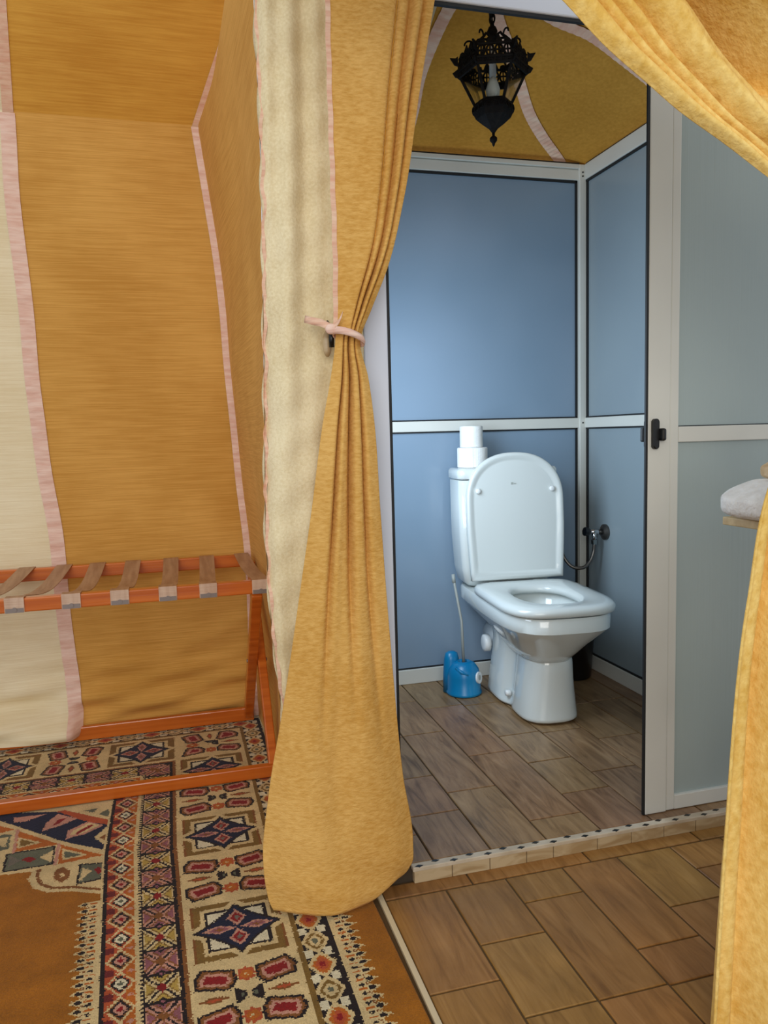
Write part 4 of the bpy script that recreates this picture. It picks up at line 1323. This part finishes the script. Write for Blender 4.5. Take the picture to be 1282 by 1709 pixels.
for k in range(NL):
    a = 2 * PI * k / NL; a2 = 2 * PI * (k + 1) / NL
    bm = bmesh.new(); tube(bm, [(0.106 * math.cos(a), 0.106 * math.sin(a), 2.262), (0.058 * math.cos(a), 0.058 * math.sin(a), 2.166)], 0.0048, 6)
    mesh_obj('frame_bar', bm, M['iron'], lan)
    bm = bmesh.new()
    q = [(0.103 * math.cos(a), 0.103 * math.sin(a), 2.258), (0.103 * math.cos(a2), 0.103 * math.sin(a2), 2.258), (0.056 * math.cos(a2), 0.056 * math.sin(a2), 2.168), (0.056 * math.cos(a), 0.056 * math.sin(a), 2.168)]
    va = [bm.verts.new(Vector(x)) for x in q]; vb = [bm.verts.new(Vector((x[0] * 0.985, x[1] * 0.985, x[2]))) for x in q]
    bm.faces.new(va); bm.faces.new(vb[::-1])
    for i in range(4): bm.faces.new((va[i], vb[i], vb[(i + 1) % 4], va[(i + 1) % 4]))
    mesh_obj('glass_pane', bm, M['glass'], lan)
bm = bmesh.new(); loft(bm, [hexr(0.050, 2.176), hexr(0.060, 2.172), hexr(0.066, 2.158), hexr(0.066, 2.144), hexr(0.056, 2.124), hexr(0.034, 2.106), hexr(0.014, 2.092), hexr(0.005, 2.080)], cap0=True, cap1=True)
bowl_l = mesh_obj('lower_bowl', bm, M['iron'], lan)
bm = bmesh.new()
for s in range(NL):
    for d in range(3):
        a0, a1 = 2 * PI * s / NL, 2 * PI * (s + 1) / NL
        t = (d + 0.5) / 3
        p = Vector((0.068 * math.cos(a0), 0.068 * math.sin(a0), 2.151)).lerp(Vector((0.068 * math.cos(a1), 0.068 * math.sin(a1), 2.151)), t)
        ax = Vector((math.cos(a1) - math.cos(a0), math.sin(a1) - math.sin(a0), 0)).normalized()
        tube(bm, [p + ax * 0.008 * math.cos(q) + Vector((0, 0, 0.009 * math.sin(q))) for q in np.linspace(0, 2 * PI, 11)], 0.0022, 5)
mesh_obj('bowl_ornament', bm, M['iron'], lan)
bm = bmesh.new(); lathe(bm, [(0.0, 2.084), (0.005, 2.078), (0.004, 2.072), (0.012, 2.064), (0.012, 2.056), (0.005, 2.048), (0.004, 2.042), (0.0, 2.036)], seg=16)
mesh_obj('drop_finial', bm, M['iron'], lan, smooth=True)
bm = bmesh.new(); lathe(bm, [(0.0, 2.180), (0.012, 2.182), (0.021, 2.195), (0.023, 2.212), (0.017, 2.232), (0.010, 2.248), (0.0, 2.256)], seg=20)
mesh_obj('bulb', bm, M['bulb'], lan, smooth=True)
bm = bmesh.new(); tube(bm, [(0, 0, 2.252), (0, 0, 2.30), (0, 0, 2.36)], [0.011, 0.011, 0.004], 12)
mesh_obj('bulb_holder', bm, M['white'], lan, smooth=True)

# ================================================================== LUGGAGE RACK
rack = empty('luggage_rack', (-0.35, 2.73, 0), 'orange-brown wooden folding luggage rack with webbing straps against the tent wall', 'luggage rack')
RX0, RX1 = -0.62, 0.62                       # local ends; world = local - 0.35
OX, OY = -0.35, 2.73
zt = 0.650


def Rk(x, y, z): return (x - OX, y - OY, z)


def bar(name, a, b, w, h, up=(0, 0, 1)):
    bm = bmesh.new(); beam(bm, Rk(*a), Rk(*b), w, h, up)
    return mesh_obj(name, bm, M['wood'], rack, bevel=0.004)


bar('front_top_rail', (-0.98, 2.452, 0.648), (0.272, 2.452, 0.648), 0.034, 0.042)
bar('back_top_rail', (-0.98, 2.965, 0.655), (0.264, 2.965, 0.655), 0.030, 0.046)
bar('front_foot_rail', (-0.98, 2.462, 0.030), (0.285, 2.462, 0.030), 0.028, 0.040)
bar('back_foot_rail', (-0.98, 3.000, 0.036), (0.262, 3.000, 0.036), 0.024, 0.052)
for xa, xb in ((0.240, 0.272), (-0.95, -0.982)):
    bar('leg', (xa, 2.452, 0.630), (xa, 2.982, 0.040), 0.034, 0.040, (0, 0.6, 0.6))
    bar('leg', (xb, 2.955, 0.640), (xb, 2.478, 0.036), 0.030, 0.040, (0, 0.6, -0.6))
    bm = bmesh.new(); x_ = (xa + xb) / 2; tube(bm, [Rk(xa - 0.02, 2.715, 0.331), Rk(xb + 0.02, 2.715, 0.331)], 0.006, 10)
    mesh_obj('pivot_bolt', bm, M['staple'], rack)
fx = [-0.920, -0.770, -0.620, -0.468, -0.312, -0.174, -0.033, 0.089, 0.252]
bx = [-0.780, -0.650, -0.520, -0.395, -0.280, -0.157, -0.022, 0.108, 0.238]
w2 = 0.027
for i, (xf_, xb_) in enumerate(zip(fx, bx)):
    sag = 0.035 if i < 8 else 0.012
    path = []
    # round the back rail, across with a sag, round the front rail
    path += [(xb_, 2.983, 0.640), (xb_, 2.983, 0.6795), (xb_, 2.950, 0.6800)]
    for t in np.linspace(0.06, 0.94, 12):
        path.append((xb_ + (xf_ - xb_) * t, 2.95 + (2.470 - 2.95) * t, 0.680 + (0.6715 - 0.680) * t - sag * math.sin(PI * t)))
    path += [(xf_, 2.470, 0.6712), (xf_, 2.4345, 0.6712), (xf_, 2.4335, 0.664)]
    bm = bmesh.new()
    rows = [[Rk(x - w2, y, z), Rk(x, y, z), Rk(x + w2, y, z)] for x, y, z in path]
    loft(bm, rows, closed=False)
    s_o = mesh_obj('strap', bm, M['strap'], rack, smooth=False)
    sd_ = s_o.modifiers.new('thick', 'SOLIDIFY'); sd_.thickness = 0.002; sd_.offset = 0
    bm = bmesh.new(); box(bm, xf_ - w2 - OX, xf_ + w2 - OX, 2.4310 - OY, 2.4342 - OY, 0.628, 0.6725)
    tag(mesh_obj('strap_end', bm, M['strap_end'], rack, bevel=0.0008), 'pale strap end')
    bm = bmesh.new(); box(bm, xf_ - w2 * 0.92 - OX, xf_ + w2 * 0.92 - OX, 2.4290 - OY, 2.4312 - OY, 0.628, 0.641); tube(bm, [(xf_ - OX, 2.4290 - OY, 0.637), (xf_ - OX, 2.4270 - OY, 0.637)], 0.007, 12)
    mesh_obj('metal_cap', bm, M['staple'], rack)


# ================================================================== CURTAINS
def groove(s, c, w): return math.exp(-((s - c) / w) ** 2)


lt = cubic_tab([(0.004, 0.176, 0.462), (0.02, 0.169, 0.488), (0.06, 0.162, 0.510), (0.13, 0.157, 0.518), (0.3, 0.176, 0.498), (0.5, 0.214, 0.482), (0.75, 0.260, 0.465), (0.95, 0.297, 0.456), (1.158, 0.332, 0.447),
                (1.25, 0.352, 0.436), (1.335, 0.366, 0.420), (1.40, 0.369, 0.447), (1.49, 0.371, 0.487), (1.65, 0.371, 0.532), (1.88, 0.371, 0.574), (2.05, 0.373, 0.608), (2.32, 0.378, 0.66)])
ZT = 1.343


def left_curtain(s, z):
    xl, xr = lt(z)
    x = xl + (xr - xl) * s
    hump = math.sin(PI * s)
    if z > ZT:
        a = ss(ZT - 0.02, ZT + 0.25, z)
        y = 1.702 - 0.020 * hump * (1 - 0.3 * a)
        y += (0.012 + 0.016 * (1 - a)) * groove(s, 0.50 + 0.14 * a, 0.030)
        y += (0.016 + 0.024 * (1 - a)) * groove(s, 0.66 + 0.12 * a, 0.040)
        y += (0.012 + 0.008 * (1 - a)) * groove(s, 0.80 + 0.10 * a, 0.028)
        y -= 0.012 * groove(s, 0.72 + 0.12 * a, 0.04)
        y += 0.004 * math.sin(9 * s + 3 * z) * a
    else:
        a = ss(ZT, 0.35, z)
        bulge = 0.018 + 0.022 * ss(1.2, 0.1, z)
        y = 1.705 - bulge * hump
        f1 = 0.030 * ss(0.25, 1.1, z)
        y += f1 * groove(s, 0.30 + 0.05 * a, 0.04) + f1 * 1.1 * groove(s, 0.52 + 0.10 * a, 0.045) + f1 * 0.8 * groove(s, 0.74 + 0.10 * a, 0.040)
        y += 0.012 * ss(0.0, 0.4, z) * groove(s, 0.48, 0.10)
        y += 0.016 * (groove(s, 0, 0.10) + 0.6 * groove(s, 1, 0.10)) * ss(0.7, 0.05, z)
        y += 0.005 * math.sin(11 * s + 8 * z) * a + 0.003 * math.sin(40 * z + 7 * s) * ss(0.25, 0.05, z)
    lift = 0.0115 * ss(0.12, 0.0, z) + 0.02 * groove(s, 1, 0.14) * ss(0.1, 0.0, z)
    return (x, y, z + lift)


zs_ = list(np.concatenate([np.linspace(0.004, 0.15, 22), np.linspace(0.16, 2.32, 230)]))
lc = grid('curtain', lambda u, v: left_curtain(u, v), 0, 0, M['curtain'], thick=0.004, us=list(np.linspace(0, 1, 130)), vs=zs_)
tag(lc, 'mustard curtain left of the doorway, tied at the middle, its hem on the floor', 'curtain')
# seam tape along its left edge, seen above the tie
def lc_tape(u, v):
    z = 1.36 + (2.32 - 1.36) * v
    x, y, zz = left_curtain(0.0, z)
    return (x - 0.009 + 0.011 * u + 0.0008 * math.sin(60 * z), y - 0.004, zz)
grid('edge_tape', lc_tape, 2, 120, M['pink'], lc)
# stitched hem fold lines near right edge above the tie
def lc_st(u, v):
    z = 1.5 + 0.8 * v
    x, y, zz = left_curtain(0.63 + 0.012 * u, z)
    return (x, y - 0.005 - 0.001 * math.sin(240 * z), zz)
grid('stitching', lc_st, 2, 260, M['tent_roof'], lc)

# tie-back: pink band round the gathered curtain, knot, tail and hook
tie = empty('curtain_tieback', (0.392, 1.70, 1.338), 'pink ribbon tie-back knotted around the left curtain', 'tie-back')
bm = bmesh.new()
rows = []
for k in range(33):
    a = 2 * PI * k / 32
    x = 0.036 * math.cos(a); y = -0.006 + 0.034 * math.sin(a); zc = -0.012 * math.cos(a) - 0.004 * math.sin(a)
    rows.append([(x * 0.98, y, zc - 0.008), (x * 1.03, y * 1.03 - 0.001, zc), (x * 0.98, y, zc + 0.008)])
loft(bm, rows, closed=False)
bo = mesh_obj('band', bm, M['pink_pale'], tie, smooth=True)
m_ = bo.modifiers.new('t', 'SOLIDIFY'); m_.thickness = 0.002
bm = bmesh.new()
bmesh.ops.create_uvsphere(bm, u_segments=16, v_segments=10, radius=0.012)
for v in bm.verts: v.co = Vector((v.co.x * 1.1 - 0.040, v.co.y * 0.8 - 0.012, v.co.z * 1.0 + 0.016))
mesh_obj('knot', bm, M['pink_pale'], tie, smooth=True)
def tail(name, pts, w):
    bm = bmesh.new(); tb = cubic_tab([(i, *p) for i, p in enumerate(pts)])
    rows = []
    for i in range(4 * (len(pts) - 1) + 1):
        p = Vector(tb(i / 4)); rows.append([tuple(p + Vector((0.2 * w, 0, w))), tuple(p), tuple(p - Vector((0.2 * w, 0, w)))])
    loft(bm, rows, closed=False)
    o = mesh_obj(name, bm, M['pink'], tie, smooth=True); m = o.modifiers.new('t', 'SOLIDIFY'); m.thickness = 0.0018
tail('tail', [(-0.042, -0.012, 0.020), (-0.060, -0.004, 0.030), (-0.075, 0.012, 0.036), (-0.090, 0.035, 0.044)], 0.008)
tail('tail', [(-0.038, -0.014, 0.018), (-0.026, -0.026, 0.030), (-0.018, -0.030, 0.046)], 0.006)
hook = empty('curtain_hook', (0.352, 1.735, 1.345), 'dark oval hook behind the ribbon knot on the cream cloth', 'hook')
bm = bmesh.new()
bmesh.ops.create_uvsphere(bm, u_segments=18, v_segments=12, radius=1)
for v in bm.verts: v.co = Vector((v.co.x * 0.0105 + 0.002, v.co.y * 0.008 + 0.012, v.co.z * 0.030 - 0.016))
mesh_obj('hook_plate', bm, M['sill'], hook, smooth=True)
bm = bmesh.new(); tube(bm, [(0.004, 0.012, 0.034), (0.007, -0.006, 0.020), (0.007, -0.014, -0.004), (0.008, -0.010, -0.026)], [0.003, 0.004, 0.0065, 0.006], 10)
mesh_obj('hook_arm', bm, M['black'], hook, smooth=True)

# near curtain on the right, swept up to a tie outside the frame
YR = 1.08
rt = cubic_tab([(0.004, 0.866, 1.36), (0.40, 0.891, 1.36), (0.823, 0.930, 1.33), (1.03, 0.974, 1.31), (1.13, 1.03, 1.30), (1.237, 1.125, 1.30), (1.336, 1.20, 1.33), (1.417, 1.13, 1.36), (1.488, 1.007, 1.40),
                (1.518, 0.950, 1.42), (1.566, 0.861, 1.46), (1.604, 0.785, 1.49), (1.642, 0.724, 1.52), (1.685, 0.656, 1.55), (1.743, 0.583, 1.60), (1.832, 0.455, 1.65), (1.96, 0.29, 1.72), (2.20, 0.00, 1.80)])


def right_curtain(s, z):
    xl, xr = rt(z)
    x = xl + (xr - xl) * s
    up_ = ss(1.33, 1.6, z); dn = ss(1.33, 0.9, z)
    y = YR - 0.03 * math.sin(PI * min(s * 1.2, 1))
    # rolls parallel to the swept edge
    roll_ = 0.0
    for c, w, d in ((0.062, 0.010, 0.020), (0.098, 0.009, 0.016), (0.135, 0.010, 0.020)):
        roll_ += d * groove(s, c, w)
    roll_ -= 0.018 * groove(s, 0.03, 0.030) + 0.016 * groove(s, 0.175, 0.025)
    sh = s - 0.035 * min(max((1.8 - z) / 0.16, 0), 1.4)
    hollow = 0.17 * ss(0.185, 0.205, sh) * ss(0.285, 0.262, sh) - 0.10 * ss(0.262, 0.30, sh) * ss(0.46, 0.36, sh)
    y += up_ * (roll_ + hollow * ss(1.615, 1.72, z) + 0.03 * math.sin(26 * s) * ss(0.42, 0.5, s))
    g = 0.030 * math.sin(2 * PI * (s * 3.4 - 0.1)) + 0.012 * math.sin(2 * PI * s * 8 + 2 * z)
    y += dn * (g + 0.008 * groove(s, 0.13, 0.02))
    y += (1 - up_) * (1 - dn) * 0.02 * math.sin(30 * s)
    return (x, y, z)


us_ = list(np.concatenate([np.linspace(0, 0.45, 240), np.linspace(0.46, 1, 90)]))
rc = grid('curtain', lambda u, v: right_curtain(u, v), 0, 0, M['curtain_bright'], thick=0.005, us=us_, vs=list(np.linspace(0.006, 2.20, 230)))
tag(rc, 'bright yellow curtain at the right edge of the picture, swept up and aside', 'curtain')

# ================================================================== small table with a towel behind the right curtain
tb = empty('side_table', (1.50, 1.40, 0), 'pale wooden side table top behind the right curtain, carrying a towel', 'table')
mesh_obj('table_top', B(-0.243, 0.30, -0.16, 0.143, 0.886, 0.905), M['board'], tb, bevel=0.002)
for sx in (-0.08, 0.27):
    for sy in (-0.13, 0.115):
        mesh_obj('leg', B(sx - 0.015, sx + 0.015, sy - 0.015, sy + 0.015, 0.0, 0.887), M['board'], tb, bevel=0.002)


def towel(name, c, sx, sy, sz, mat, label, seed):
    bm = bmesh.new()
    bmesh.ops.create_uvsphere(bm, u_segments=56, v_segments=30, radius=1)
    r = random.Random(seed); ph = [r.uniform(0, 6) for _ in range(6)]
    for v in bm.verts:
        x, y, z = v.co
        f = lambda q, p: math.copysign(abs(q) ** p, q)
        x2, y2 = f(x, 0.7), f(y, 0.6)
        z2 = f(z, 0.62) if z > 0 else -abs(z) ** 0.45
        wv = 1 + 0.05 * math.sin(9 * x + ph[0]) * math.sin(7 * y + ph[1]) + 0.04 * math.sin(17 * x + 11 * y + ph[2])
        zz = z2 * (wv if z > 0 else 1)
        if z > 0: zz *= 1 - 1.0 * max(0, -x - 0.3)
        v.co = Vector((c[0] + sx * x2, c[1] + sy * y2, c[2] + sz * (zz + 1) / 2 * 1.0))
    o = mesh_obj(name, bm, mat, smooth=True)
    tag(o, label, 'towel', 'towels on the side table')
    return o


towel('folded_towel', (1.345, 1.39, 0.9055), 0.158, 0.140, 0.092, M['towel'], 'white crumpled towel hanging over the edge of the side table', 3)
towel('folded_towel', (1.415, 1.40, 0.9890), 0.120, 0.118, 0.058, M['towel_top_shade'], 'added beige lump for the brown shade on top of the white towel', 9)  # added lump whose beige stands for shade on the white towel
